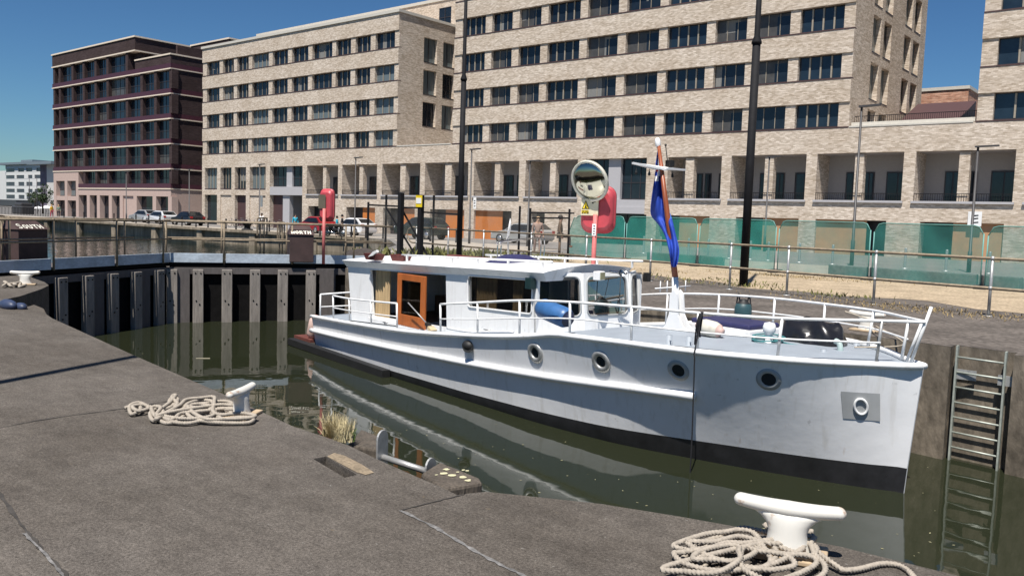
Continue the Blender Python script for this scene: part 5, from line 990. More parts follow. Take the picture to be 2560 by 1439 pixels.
def cleat(p, rz, label, sc=1):
    global cl0
    if cl0 is None:
        cl0 = thing('cleat_bollard', label, 'cleat bollard', (0, 0, 0), 0, 'white cleat bollards'); mb = MB(); P = []; R = []
        for i in range(49): u = math.sin((-1+i/24)*math.pi/2); P.append(Vector((u*.262, 0, .262+.022*abs(u)**1.8))); e = abs(u); R.append(max(.003, (.047-.012*e)*(1 if e < .88 else math.sqrt(max(0, 1-((e-.88)/.12)**2))))) 
        mb.tube(P, R, 14)
        rows = []
        for z, a, b in ((.0, .13, .09), (.03, .115, .08), (.09, .095, .07), (.14, .092, .064), (.18, .105, .058), (.215, .135, .05), (.24, .175, .04), (.262, .21, .02)): rows.append([Vector((a*math.cos(t), b*math.sin(t), z)) for t in [2*math.pi*k/24 for k in range(25)]])
        mb.grid(rows); mb.build('cleat', M['cleat'], cl0, world=False); mb = MB(); mb.box(-.19, .19, -.13, .13, .004, .035); mb.build('base_plate', M['rust'], cl0, world=False, bevel=.008); o = cl0
    else: o = dup(cl0, (0, 0, 0), 0, label)
    o.location = p; o.rotation_euler = (0, 0, rz); o.scale = (sc, sc, sc*.88); return o
c1 = G(1965, 1386); CA = math.atan2(.151, .492); cleat(c1, CA, 'large white cleat bollard with rust stains at the front of the quay'); c2 = G(603, 1040); cleat(c2, math.radians(-58), 'white cleat bollard at the quay edge beside the left rope pile', .84); c3 = G(63, 712); cleat(c3, math.radians(60), 'distant white cleat bollard on the tongue of quay at the far left', 1.0); cleat(Vector((-4.15, 13.85, 0)), math.radians(-10), 'white cleat bollard on the far lock side behind the bow rail', 1.15)
rp = mat('pale_rope', (.33, .29, .24), .85, var=.22, vs=40)
def pile(px, z0, r, label, lift=1.0, seed=1, tw=.075):
    random.seed(seed); P = []
    for i, (x, y, k) in enumerate(px): g = G(x, y); P.append(Vector((g.x, g.y, z0+r+k*r*1.7)))
    return tag(rope(smooth_path(P, 8), r*1.08, tw=.058, lob=.62, step=.005, n=18).build('mooring_rope', rp), label, 'rope', 'mooring ropes on the near quay')
A1 = [(1692, 1424, 0), (1700, 1412, 0), (1715, 1395, 0), (1740, 1372, 0), (1772, 1366, 1), (1815, 1365, 2), (1860, 1372, 2), (1920, 1388, 2.5), (1985, 1408, 2), (2020, 1418, 2), (2040, 1408, 2.5), (2025, 1390, 2.5), (1960, 1378, 3), (1890, 1362, 3.2), (1850, 1355, 3), (1818, 1368, 2.5), (1790, 1392, 2), (1770, 1412, 1), (1762, 1432, 0), (1790, 1450, 0), (1850, 1455, 0), (1900, 1440, 1), (1960, 1425, 2), (2005, 1402, 2.5), (1990, 1392, 3), (1930, 1395, 3), (1860, 1380, 2.5), (1790, 1378, 2), (1757, 1395, 1), (1752, 1420, 0), (1775, 1445, 0), (1830, 1462, 0), (1925, 1462, 0), (2000, 1450, 1), (2040, 1430, 1.5), (2020, 1418, 2.2), (1950, 1415, 2.4), (1880, 1400, 2.5), (1830, 1390, 2), (1800, 1402, 1.5), (1815, 1425, 1), (1870, 1440, 1.5), (1930, 1450, 1.8), (1985, 1440, 2), (1960, 1420, 2.6), (1900, 1412, 2.8), (1858, 1402, 2.6), (1850, 1425, 2.4), (1858, 1450, 2), (1920, 1470, 1), (2000, 1475, .5), (2055, 1455, 1), (2060, 1435, 1.6), (2035, 1415, 2.4), (2025, 1395, 3), (2010, 1380, 3.4), (2030, 1366, 3.5)]
A1 = A1[:-1]+[(2030-.9*(x-1850)*.95-180+6*math.sin(i*1.9), 1410+(y-1412)*.8+5*math.cos(i*2.3), k*.7+1.6) for i, (x, y, k) in enumerate(A1[8:52])]+[(2028, 1368, 3.5)]
pile(A1, .004, .0115, 'thick pale rope heaped in loops before the large front cleat', seed=2)
A2 = [(1910, 1345, 3), (1930, 1362, 3), (1975, 1382, 3), (2020, 1396, 3), (2050, 1412, 2), (2085, 1428, 1), (2110, 1437, .5), (2150, 1432, .3), (2200, 1418, .1), (2240, 1418, .0), (2268, 1432, 0), (2285, 1450, 0)]
pile(A2, .004, .0115, 'pale rope tail snaking right from the large front cleat', seed=3)
A4 = [(1700, 1426, .2), (1722, 1410, 1.2), (1716, 1398, .6), (1700, 1408, 1.4), (1694, 1420, .6), (1706, 1424, 1.6), (1724, 1404, 1.2)]
B1 = [(312, 1028, .5), (340, 1024, 1), (352, 1034, 1), (330, 1042, .3), (325, 1030, 1.6), (350, 1022, 1.6), (372, 1032, 1), (345, 1040, 1.2), (332, 1034, 2), (360, 1028, 1.6), (400, 1032, .6), (430, 1025, .4), (480, 1020, .6), (520, 1016, .6), (560, 1012, .8), (580, 1020, 1), (560, 1028, .5), (500, 1022, 1.2), (470, 1028, 1), (462, 1045, .5), (440, 1060, .2), (415, 1062, 0), (390, 1050, .3), (400, 1040, 1), (430, 1030, 1.4), (445, 1014, 1.6), (430, 1010, 1.6), (424, 1020, 1.4), (442, 1034, 1.4), (432, 1048, .8), (420, 1060, .6), (470, 1065, .3), (520, 1056, .6), (536, 1048, .6), (525, 1040, .8), (490, 1036, 1), (465, 1040, 1.4), (480, 1056, 1), (520, 1063, .6), (580, 1064, .2), (625, 1062, .2), (632, 1052, .3), (600, 1052, .6), (560, 1058, .8), (540, 1048, 1.2), (536, 1030, 1.2), (528, 1016, 1.4), (500, 1014, 1.4), (470, 1026, 1.8), (455, 1040, 1.6), (400, 1055, .8), (382, 1058, .4), (376, 1044, 1), (395, 1036, 1.4), (408, 1046, 1.6), (390, 1060, 1), (420, 1052, 1.6), (500, 1044, 1.6), (560, 1036, 1.4), (590, 1034, 1.6), (615, 1036, 1.6), (605, 1046, 1.2), (570, 1044, 1.4)]
B1 = B1+[(x+7*math.sin(i*1.3), y-3+3*math.cos(i*2.1), k+.9) for i, (x, y, k) in enumerate(B1[::-1][:44])]
pile(B1, .004, .0125, 'pale rope pile lying left of the quay edge cleat', seed=4)
C1 = [(c3.x*0+8+i*4.2+6*math.sin(i*2.2), 716+4*math.cos(i*1.7), .6+.6*math.sin(i)) for i in range(13)]; pile(C1, .004, .02, 'small rope heap beside the distant cleat at the far left', seed=5)
# timber fender blocks with a roller bar
M['oldtimber'] = mat('weathered_dark_timber', (.085, .07, .055), .95, var=.4, vs=3, bump=.8, bs=18, fine=.35, fs=30, stretch=(2, 2, .6)); M['moss'] = mat('mossy_lichen', (.24, .20, .06), .95, var=.5, vs=5)
def tblock(px, z, label, h=1.6):
    P = [G(*q, z) for q in px]; mb = MB(); mb.prism(P, (0, 0, -h)); o = tag(mb.build('fender_block', M['oldtimber'], None, bevel=.02), label, 'timber block', 'timber fender blocks'); return o, P
tb1, Pa = tblock([(866, 1112), (903, 1070), (958, 1092), (948, 1122), (950, 1150)][:4], -.06, 'dark timber fender block at the quay edge beside the dry grass')
tb2, Pb = tblock([(1052, 1182), (1100, 1152), (1198, 1192), (1207, 1205), (1110, 1222)], -.06, 'mossy dark timber fender block with pale lichen nearer the camera')
random.seed(11)
for k in range(9):
    x, y = random.uniform(1090, 1180), random.uniform(1170, 1200); c = G(x, y, -.055); mb = MB(); r = random.uniform(.010, .03); n = 9; mb.add([c]+[c+Vector((r*random.uniform(.6, 1.2)*math.cos(t), r*random.uniform(.6, 1.2)*math.sin(t), .0)) for t in [2*math.pi*j/n for j in range(n)]], [(0, 1+j, 1+(j+1) % n) for j in range(n)]); mb.build('lichen_patch', mat('pale_lichen', (.50, .47, .30), .95), tb2)
rl = thing('roller', 'grey steel roller bar with upright end plate between the timber blocks', 'roller', tuple(G(965, 1150, -.1))); a, b = G(958, 1142, -.09), G(1045, 1170, -.12); mb = MB(); mb.tube([a, b+(b-a)*.25], .022, 12); mb.build('bar', M['galv'], rl)
for c, hh in ((a-(b-a)*.06, .19), (b+(b-a)*.32, .10)):
    d = (b-a).normalized(); n = Vector((-d.y, d.x, 0)); mb = MB(); pts = [c+n*.06*math.cos(t)+Vector((0, 0, hh-.06+.06*math.sin(t))) for t in [math.pi*k/8 for k in range(9)]]+[c-n*.06-Vector((0, 0, .25)), c+n*.06-Vector((0, 0, .25))]; mb.prism(pts, d*.014); mb.build('end_plate', M['galv'], rl)
mb = MB(); a, b = G(806, 1150, -.05), G(878, 1188, -.05); mb.tube([a+Vector((.012, .02, .015)), b+Vector((.012, .02, .015))], .03, 12); tag(mb.build('slot_bar', mat('dull_brown_bar', (.24, .21, .19), .6, var=.2)), 'round steel bar lying in the slot of the quay', 'bar')
mb = MB(); P = [G(*q, .004) for q in [(818, 1140), (835, 1131), (862, 1138), (905, 1160), (935, 1180), (915, 1186), (893, 1180)]]; mb.add(P, [tuple(range(len(P)))]); struct(mb.build('sand_patch', mat('sandy_stain', (.23, .18, .12), .95, var=.3, vs=9, fine=.3, fs=60)))
tk, Pk = tblock([(50, 772), (85, 760), (110, 770), (118, 785), (90, 792)], -.05, 'dark timber block at the edge of the quay recess at the left')
bb = thing('blue_bundle', 'blue plastic bundle lying at the quay edge by the left frame edge', 'bundle', tuple(G(24, 770, 0))); mb = MB(); c = G(20, 762, .05); mb.ball(c, .2, 14, 0, (1.2, .5, .45)); mb.ball(c+Vector((.16, .12, -.02)), .11, 12, 0, (1.3, .7, .6)); mb.build('bag', mat('faded_blue_plastic', (.035, .05, .10), .5, var=.3), bb)
# dry grass tuft
def tuft(c, n, h, spread, m, label, seed=1, nm='grass_tuft'):
    random.seed(seed); mb = MB()
    for i in range(n):
        a = random.uniform(0, 6.28); r = spread*math.sqrt(random.random()); b = Vector((c.x+r*math.cos(a)*1.5, c.y+r*math.sin(a)*.6, c.z)); ln = h*random.uniform(.45, 1.1); lean = Vector((random.gauss(0, .22), random.gauss(0, .22), 1)).normalized(); w = .0022+.002*random.random(); sdv = Vector((math.cos(a+1), math.sin(a+1), 0))*w
        m1 = b+lean*ln*.55; t = b+lean*ln+Vector((random.gauss(0, .02), random.gauss(0, .02), -.01)); mb.add([b-sdv, b+sdv, m1+sdv*.8, m1-sdv*.8, t], [(0, 1, 2, 3), (3, 2, 4)])
    return tag(mb.build(nm, m), label, 'grass')
tuft(G(845, 1096, -.03), 560, .19, .10, mat('dry_grass', (.50, .42, .24), .8, var=.3, vs=30), 'tuft of dry straw coloured grass at the quay edge', 1); tuft(G(872, 1100, -.03), 60, .12, .04, mat('fresh_grass', (.16, .24, .04), .8), 'small green grass sprig beside the dry tuft', 2)

# the tall pole beside the camera whose shadow crosses the quay
b = Vector((-8.21+.352*2.6, 2.822-.936*2.6, 0)); mb = MB(); mb.tube([b, b+Vector((0, 0, 9.4))], .07, 10); mb.lathe(b, [(.14, .004), (.14, .02), (.05, .025)], 12); tag(mb.build('lamp_post', M['black']), 'slim dark post outside the left edge whose long shadow crosses the quay', 'lamp post')

random.seed(21); mb = MB()
for i in range(230):
    c = G(random.uniform(300, 2400), random.uniform(830, 1400), WZ+.003); a = random.uniform(0, 6.28); r = random.uniform(.006, .022); k = random.uniform(.3, .8); u = Vector((math.cos(a), math.sin(a), 0))*r; v = Vector((-math.sin(a), math.cos(a), 0))*r*k; mb.add([c-u, c+v, c+u*1.1, c-v*.8], [(0, 1, 2, 3)])
fd = mb.build('floating_debris', mat('floating_bits', (.30, .28, .16), .9, var=.5, vs=3)); fd['kind'] = 'stuff'
mb = MB(); c = G(742, 862, WZ+.01); mb.ball(c, .09, 10, 0, (1.4, .8, .25)); tag(mb.build('floating_scrap', M['white']), 'white scrap floating on the water left of the stern', 'litter')
mb = MB(); mb.bar(G(490, 895, WZ+.008), G(525, 895, WZ+.008), .03, .01); tag(mb.build('floating_stick', M['oldtimber'] if 0 else mat('pale_stick', (.4, .36, .26), .9)), 'thin pale stick floating in front of the lock gate', 'stick')
# ------------------------------------------------------------------ weeds on the verge
M['weed'] = mat('verge_weed', (.13, .13, .035), .9, var=.45, vs=6); M['dryweed'] = mat('dry_weed', (.30, .22, .10), .9, var=.35, vs=6)
def weeds(name, pts, m, n, h, sp, seed):
    random.seed(seed); mb = MB()
    for q in pts:
        c = G(*q[:2]); k = q[2] if len(q) > 2 else 1
        for i in range(int(n*k)):
            b = Vector((c.x+random.gauss(0, sp*1.6*k), c.y+random.gauss(0, sp*.7), .01)); d = Vector((random.gauss(0, .7), random.gauss(0, .7), 1)).normalized(); ln = h*random.uniform(.3, 1.1); w = Vector((random.gauss(0, 1), random.gauss(0, 1), 0)).normalized()*ln*.14; mb.add([b, b+d*ln*.5+w, b+d*ln, b+d*ln*.5-w], [(0, 1, 2, 3)])
    o = mb.build(name, m); o['kind'] = 'stuff'; return o
weeds('verge_weeds', [(1830, 705, 1.3), (1880, 715), (1905, 722, 1.4), (2110, 745, 1.3), (2080, 742), (1770, 712), (1690, 700), (2150, 700, .6), (1620, 690)], M['weed'], 45, .15, .28, 3)
weeds('dry_verge_weeds', [(1950, 690, 1.6), (2000, 695, 1.6), (2060, 748), (2200, 765), (2300, 778), (2420, 785, 1.5), (1720, 705), (1660, 680), (1930, 690), (2020, 698), (2250, 770), (2500, 800)], M['dryweed'], 150, .09, .6, 4)
weeds('bank_weeds', [(1110, 640, 1.5), (1180, 640, 1.4), (1240, 645), (1080, 640), (950, 640), (1350, 650, 1.2)], M['weed'], 150, .4, .5, 5)
# ------------------------------------------------------------------ black bollards on the far road, mooring bollard
bb0 = None
for i, q in enumerate([(210, 553), (238, 553), (266, 554), (285, 555), (340, 558), (372, 560), (400, 562), (455, 566), (490, 570), (520, 573), (565, 578), (590, 580), (616, 583), (673, 590), (703, 593), (800, 598), (850, 602), (878, 606), (914, 612), (957, 615), (1075, 622), (1140, 626), (160, 548), (185, 550)]):
    Y = lerp([150, 600, 1000, 1300], [46.3, 44.9, 43, 41], q[0]); p = PY(q[0], q[1], Y); z = gz(p.x)
    if bb0 is None:
        bb0 = thing('bollard', 'slim black bollard in the row along the far quay edge', 'bollard', (p.x, Y, z), 0, 'black bollards along the far quay'); mb = MB(); mb.lathe((0, 0, 0), [(.085, 0), (.08, .1), (.065, .12), (.065, .8), (.08, .83), (.075, .92), (.04, .98), (0, 1.0)], 12); mb.build('post', M['black'], bb0, world=False)
    else: dup(bb0, (p.x, Y, z))
c = PY(617, 585, 44.7); mb = MB(); mb.lathe((c.x, 44.75, gz(c.x)), [(.55, 0), (.5, .1), (.3, .16), (.27, .35), (.42, .55), (.5, .62), (.4, .7), (0, .72)], 16); tag(mb.build('mooring_bollard', M['black']), 'squat black cast mooring bollard on the far quay edge', 'mooring bollard')
# ------------------------------------------------------------------ cars
M['tyre'] = mat('tyre', (.015, .015, .015), .8); M['alloy'] = mat('alloy_rim', (.5, .5, .5), .3, metal=.8); M['carglass'] = glass('car_glass', (.01, .012, .014), .05); M['tail'] = mat('tail_light', (.35, .015, .015), .3); M['head'] = mat('head_light', (.7, .7, .72), .15)
PROF = {'hatch': [(0, .28), (0, .62), (.12, .82), (1.05, .95), (1.75, 1.42), (2.2, 1.50), (3.2, 1.46), (3.85, 1.05), (4.0, .95), (4.02, .4), (3.9, .25)],
 'estate': [(0, .26), (.02, .6), (.15, .76), (1.25, .92), (1.95, 1.38), (2.4, 1.46), (3.7, 1.44), (4.3, 1.0), (4.45, .92), (4.45, .4), (4.3, .25)],
 'suv': [(0, .38), (.02, .80), (.15, 1.02), (1.2, 1.14), (1.85, 1.66), (2.3, 1.74), (3.9, 1.70), (4.45, 1.2), (4.55, 1.05), (4.55, .5), (4.4, .36)]}
GLS = {'hatch': ((1.22, .98), (1.82, 1.37), (3.15, 1.38), (3.62, 1.02)), 'estate': ((1.42, .95), (2.02, 1.34), (3.72, 1.35), (4.05, .98)), 'suv': ((1.38, 1.18), (1.95, 1.60), (3.88, 1.60), (4.2, 1.2))}
def car(kind, col, p, rz, label):
    pr = PROF[kind]; L_ = max(x for x, z in pr); t = thing('car', label, 'car', p, rz, 'cars on the far road'); paint = mat('car_paint_%d' % int(sum(col)*1e4), col, .22, metal=.2, spec=.6, var=.03); hw = .88; mb = MB(); rows = []
    wz = lambda z: 1 if z < (.95 if kind != 'suv' else 1.15) else 1-.22*(z-(.95 if kind != 'suv' else 1.15))/.55
    for sy, sc in ((-1, .0), (-1, .93), (-1, 1.0), (1, 1.0), (1, .93), (1, 0)):
        r = []
        for x, z in pr: w = hw*wz(z)*(sc if sc > .5 else .0); cx, cz = L_/2, .75; q = 1 if sc >= 1 or sc == 0 else 1; ins = {1.0: .0, .93: 1.0, 0: 1.0}[sc]; xx = x; rows_ = 0; r.append(Vector((L_/2-xx, sy*hw*wz(z)*(1 if sc == .93 else (.93 if sc == 1.0 else 1)) if 0 else sy*hw*wz(z)*(.999 if sc else 1)*(1 if sc != 1.0 else .90), z)))
        rows.append(r)
    ring = lambda w: [Vector((L_/2-x, w*hw*wz(z), z)) for x, z in pr]
    a, b = ring(-1), ring(1); n = len(pr); mb.add(a+b, [tuple(range(n))[::-1], tuple(range(n, 2*n))]+[(i, (i+1) % n, n+(i+1) % n, n+i) for i in range(n)])
    body = mb.build('body', paint, t, world=False, bevel=.06)
    g = GLS[kind]
    for sy in (-1, 1): mb = MB(); mb.add([Vector((L_/2-x, sy*(hw*wz(z)+.006), z)) for x, z in g], [(0, 1, 2, 3)]); mb.build('side_window', M['carglass'], body)
    for (xa, za), (xb, zb) in ((pr[3], pr[4]), (pr[6], pr[7])):
        q = lambda x, z, y, o: Vector((L_/2-x+o[0], y*hw*wz(z)*.86, z+o[1])); o = (.012, .012) if xa < 2 else (-.012, .012); xa2, za2, xb2, zb2 = xa+(xb-xa)*.1, za+(zb-za)*.1, xa+(xb-xa)*.9, za+(zb-za)*.9; mb = MB(); mb.add([q(xa2, za2, -1, o), q(xb2, zb2, -1, o), q(xb2, zb2, 1, o), q(xa2, za2, 1, o)], [(0, 1, 2, 3)]); mb.build('windscreen' if xa < 2 else 'rear_window', M['carglass'], body)
    r = .32 if kind != 'suv' else .38
    for x in (L_/2-.85, -L_/2+.82):
        for sy in (-1, 1):
            mb = MB(); mb.lathe((x, sy*(hw-.16), r), [(r*.6, .17), (r, .16), (r, -.04), (r*.6, -.05)], 20, 0, (0, sy, 0)); w = mb.build('wheel', M['tyre'], t, world=False); mb = MB(); mb.lathe((x, sy*(hw-.0), r), [(0, .03), (r*.62, .012), (r*.66, -.03)], 10, 0, (0, sy, 0)); mb.build('rim', M['alloy'], w)
    for sy in (-1, 1):
        mb = MB(); zf = pr[2][1]-.1; mb.obox((L_/2-.06, sy*.62, zf), (.07, 0, 0), (0, .18, 0), (0, 0, .07)); mb.build('headlight', M['head'], t, world=False); mb = MB(); zt_ = pr[-3][1]-.06; mb.obox((-L_/2+.05, sy*.72, zt_), (.07, 0, 0), (0, .14, 0), (0, 0, .1)); mb.build('tail_light', M['tail'], t, world=False)
    return t
def cx(px, py, Y): p = PY(px, py, Y); return (p.x, Y, gz(p.x))
car('hatch', (.30, .31, .32), cx(362, 545, 48.6), math.pi*1.02, 'grey silver hatchback leftmost of the cars in front of the plum block'); car('estate', (.62, .63, .64), cx(402, 545, 47.2), math.pi, 'bright silver estate car between the grey and black cars'); car('hatch', (.015, .015, .02), cx(470, 550, 47.6), math.pi, 'black hatchback at the corner of the beige block')
car('hatch', (.30, .015, .02), cx(790, 575, 47), math.pi*.98, 'dark red car half hidden behind the smaller lifebuoy housing'); car('hatch', (.75, .75, .75), cx(885, 578, 47.5), math.pi, 'white hatchback before an orange garage door'); car('suv', (.020, .030, .026), cx(1053, 585, 46.8), math.pi*1.0, 'dark green off-road car behind the black gate posts'); car('estate', (.36, .36, .35), cx(1305, 600, 46.5), math.pi, 'grey silver car parked right of the orange garage')
# ------------------------------------------------------------------ people
skin_l = mat('light_skin', (.50, .30, .20), .6, var=.05); skin_d = mat('brown_skin', (.16, .08, .05), .6, var=.05)
def skinmesh(name, m, par, V, E_, R, lev=1):
    me = bpy.data.meshes.new(name); me.from_pydata(V, E_, []); o = bpy.data.objects.new(name, me); COL.objects.link(o); o.parent = par; md = o.modifiers.new('skin', 'SKIN'); md.use_smooth_shade = True
    for i, v in enumerate(me.skin_vertices[0].data): v.radius = (R[i], R[i]); v.use_root = (i == 0)
    sb = o.modifiers.new('sub', 'SUBSURF'); sb.levels = sb.render_levels = lev; me.materials.append(m); return o
def person(p, rz, h, label, top, legs, hair, skin=None, sit=False, bag=False, arms=0):
    skin = skin or skin_l; t = thing('person', label, 'person', p, rz, None); s = h/1.75; k = -.42 if sit else 0
    J = {'pel': (0, 0, .95), 'sp': (0, .0, 1.15), 'ch': (0, .0, 1.38), 'nk': (0, 0, 1.50), 'hd': (0, -.02, 1.62), 'ht': (0, -.01, 1.72), 'shl': (.19, 0, 1.42), 'shr': (-.19, 0, 1.42), 'ell': (.25, .03, 1.14), 'elr': (-.25, .03, 1.14), 'wrl': (.26, -.08 if not arms else -.25, .90 if not arms else 1.12), 'wrr': (-.26, -.06 if not arms else -.25, .90 if not arms else 1.12)}
    hipz = .92
    J.update({'hpl': (.10, 0, hipz-.04), 'hpr': (-.10, 0, hipz-.04), 'knl': (.11, -.06 if not sit else -.42, .50 if not sit else .86), 'knr': (-.11, .05 if not sit else -.42, .50 if not sit else .84), 'anl': (.11, -.08 if not sit else -.44, .09 if not sit else .44), 'anr': (-.11, .14 if not sit else -.40, .10 if not sit else .42), 'tol': (.12, -.22 if not sit else -.58, .04 if not sit else .40), 'tor': (-.12, .0 if not sit else -.54, .05 if not sit else .38)})
    off = -.40 if sit else 0
    C = lambda n: Vector((J[n][0], J[n][1], J[n][2]+off))*s
    def sk(nm, m, names, edges, rad, par=t, extra=None):
        V = [C(n) for n in names]; Ei = [(names.index(a), names.index(b)) for a, b in edges]; R = [rad[n]*s for n in names]
        if extra:
            for base, vs in extra:
                prev = names.index(base)
                for v, r in vs: V.append(v); R.append(r*s); Ei.append((prev, len(V)-1)); prev = len(V)-1
        return skinmesh(nm, m, par, V, Ei, R)
    names = list(J); ed = [('pel', 'sp'), ('sp', 'ch'), ('ch', 'nk'), ('nk', 'hd'), ('hd', 'ht'), ('ch', 'shl'), ('ch', 'shr'), ('shl', 'ell'), ('shr', 'elr'), ('ell', 'wrl'), ('elr', 'wrr'), ('pel', 'hpl'), ('pel', 'hpr'), ('hpl', 'knl'), ('hpr', 'knr'), ('knl', 'anl'), ('knr', 'anr'), ('anl', 'tol'), ('anr', 'tor')]
    rad = {'pel': .13, 'sp': .11, 'ch': .14, 'nk': .055, 'hd': .095, 'ht': .075, 'shl': .06, 'shr': .06, 'ell': .042, 'elr': .042, 'wrl': .028, 'wrr': .028, 'hpl': .085, 'hpr': .085, 'knl': .058, 'knr': .058, 'anl': .04, 'anr': .04, 'tol': .035, 'tor': .035}
    ext = []
    for sd_, w in ((1, 'wrl'), (-1, 'wrr')):
        q = C(w); palm = q+Vector((0, -.02, -.09))*s
        for f, (dx_, ln) in enumerate(((-.03, .07), (-.01, .085), (.01, .08), (.028, .06))): ext.append((w, [(palm+Vector((0, dx_, 0))*s, .014), (palm+Vector((0, dx_*1.2-.01, -ln*.6))*s, .009), (palm+Vector((0, dx_*1.2-.03, -ln))*s, .007)]))
        ext.append((w, [(q+Vector((0, -.05, -.05))*s, .011), (q+Vector((0, -.075, -.09))*s, .008)]))
    ext.append(('hd', [(C('hd')+Vector((0, -.105, -.01))*s, .014)]))
    sk('body', skin, names, ed, rad, extra=ext)
    sk('top', top, ['pel', 'sp', 'ch', 'nk', 'shl', 'shr', 'ell', 'elr', 'wrl', 'wrr'], [('pel', 'sp'), ('sp', 'ch'), ('ch', 'nk'), ('ch', 'shl'), ('ch', 'shr'), ('shl', 'ell'), ('shr', 'elr')]+([('ell', 'wrl'), ('elr', 'wrr')]), {**{q: r*1.18 for q, r in rad.items()}, 'nk': .06, 'wrl': .034, 'wrr': .034})
    sk('trousers', legs, ['pel', 'hpl', 'hpr', 'knl', 'knr', 'anl', 'anr'], [('pel', 'hpl'), ('pel', 'hpr'), ('hpl', 'knl'), ('hpr', 'knr'), ('knl', 'anl'), ('knr', 'anr')], {**{q: r*1.2 for q, r in rad.items()}, 'pel': .142})
    mb = MB(); mb.ball(C('hd')+Vector((0, .025, .05))*s, .112*s, 12, 0, (.95, 1, 1)); mb.build('hair', hair, t, world=False)
    if bag: mb = MB(); mb.ball(C('ch')+Vector((0, .2, -.1))*s, .2*s, 10, 0, (.9, .6, 1.2)); mb.build('rucksack', bag, t, world=False)
    return t
white_c = mat('white_cloth', (.75, .74, .72), .9); dark_c = mat('dark_cloth', (.03, .03, .035), .9); cyan = mat('cyan_cloth', (.02, .36, .50), .8); brown_c = mat('brown_cloth', (.12, .075, .045), .9); pinkc = mat('dusty_pink_cloth', (.32, .22, .18), .9); yel_c = mat('yellow_cloth', (.75, .45, .02), .9); hairb = mat('dark_hair', (.02, .015, .012), .7); hairf = mat('fair_hair', (.45, .30, .16), .7); green_c = mat('grey_green_cloth', (.14, .2, .15), .9); redc = mat('red_cloth', (.45, .06, .10), .9)
def gp(px, Y, dz=0): p = PY(px, 580, Y); return (p.x, Y, gz(p.x)+dz)
person(gp(654, 45.4), .6, 1.62, 'person in a white top and dark trousers walking by the black mooring bollard', white_c, dark_c, hairb, skin_d)
person(gp(738, 46.2), 1.2, 1.6, 'person in a cyan jacket by the beige block entrance', cyan, dark_c, hairb)
person(gp(842, 44.0), 2.6, 1.62, 'person in a cyan jacket standing beside the motorbike', cyan, dark_c, hairb); person(gp(855, 44.4), 2.4, 1.75, 'person in a dark jacket next to the cyan jacket and the motorbike', dark_c, dark_c, hairb)
pr_ = DP(1398, 640, 37); person((pr_.x, pr_.y, .45), 2.2, 1.75, 'brown clad figure sitting on a rail post beside the green netting', brown_c, dark_c, hairb, skin_d, sit=True); pr2 = DP(1342, 640, 37.5); person((pr2.x, pr2.y, .05), .8, 1.65, 'fair haired person in dusty pink leaning before the silver car', pinkc, pinkc, hairf)
mb = MB(); mb.tube([(pr_.x, pr_.y, 0), (pr_.x, pr_.y, .80)], .06, 10); tag(mb.build('timber_stump', brown_c), 'short brown post under the sitting brown figure', 'post')
person(gp(130, 48.0), 2, 1.72, 'person in a yellow top and red trousers far left by the plum block corner', yel_c, redc, hairf); person(gp(147, 48.6), 1, 1.7, 'person in grey green clothes by the leftmost shop window', green_c, dark_c, hairf)
# motorbike
mt_ = gp(838, 43.0); mk = thing('motorbike', 'black motorbike with chrome parts parked by the two standing people', 'motorbike', mt_, .3); 
for x in (-.72, .72): mb = MB(); R = [Vector((x+.27*math.cos(a), 0, .31+.27*math.sin(a))) for a in [2*math.pi*i/20 for i in range(20)]]; mb.tube(R, .055, 8, closed=True); w = mb.build('wheel', M['tyre'], mk, world=False); mb = MB(); mb.lathe((x, -.03, .31), [(0, 0), (.2, .01), (.2, .05), (0, .06)], 14, 0, (0, 1, 0)); mb.build('rim', M['alloy'], w)
mb = MB(); mb.ball((.12, 0, .82), .2, 12, 0, (1.5, .7, .7)); mb.tube([(.72, 0, .31), (.5, 0, .85), (.42, 0, 1.05)], .035, 8); mb.ball((-.05, 0, .5), .24, 12, 0, (1.3, .6, .9)); mb.build('body', M['black'], mk, world=False); mb = MB(); mb.ball((-.42, 0, .80), .18, 12, 0, (2, .7, .35)); mb.build('seat', M['rubber'], mk, world=False); mb = MB(); mb.tube([(.4, -.35, 1.08), (.45, 0, 1.04), (.4, .35, 1.08)], .02, 8); mb.tube([(.1, -.16, .3), (-.8, -.18, .36)], .045, 8); mb.build('chrome', M['steel'], mk, world=False); mb = MB(); mb.ball((.62, 0, .92), .09, 10); mb.build('headlight', M['head'], mk, world=False)
for s_ in (-1, 1): mb = MB(); mb.obox((-.6, s_*.26, .6), (.22, 0, 0), (0, .09, 0), (0, 0, .16)); mb.build('pannier', M['rubber'], mk, world=False, bevel=.04)
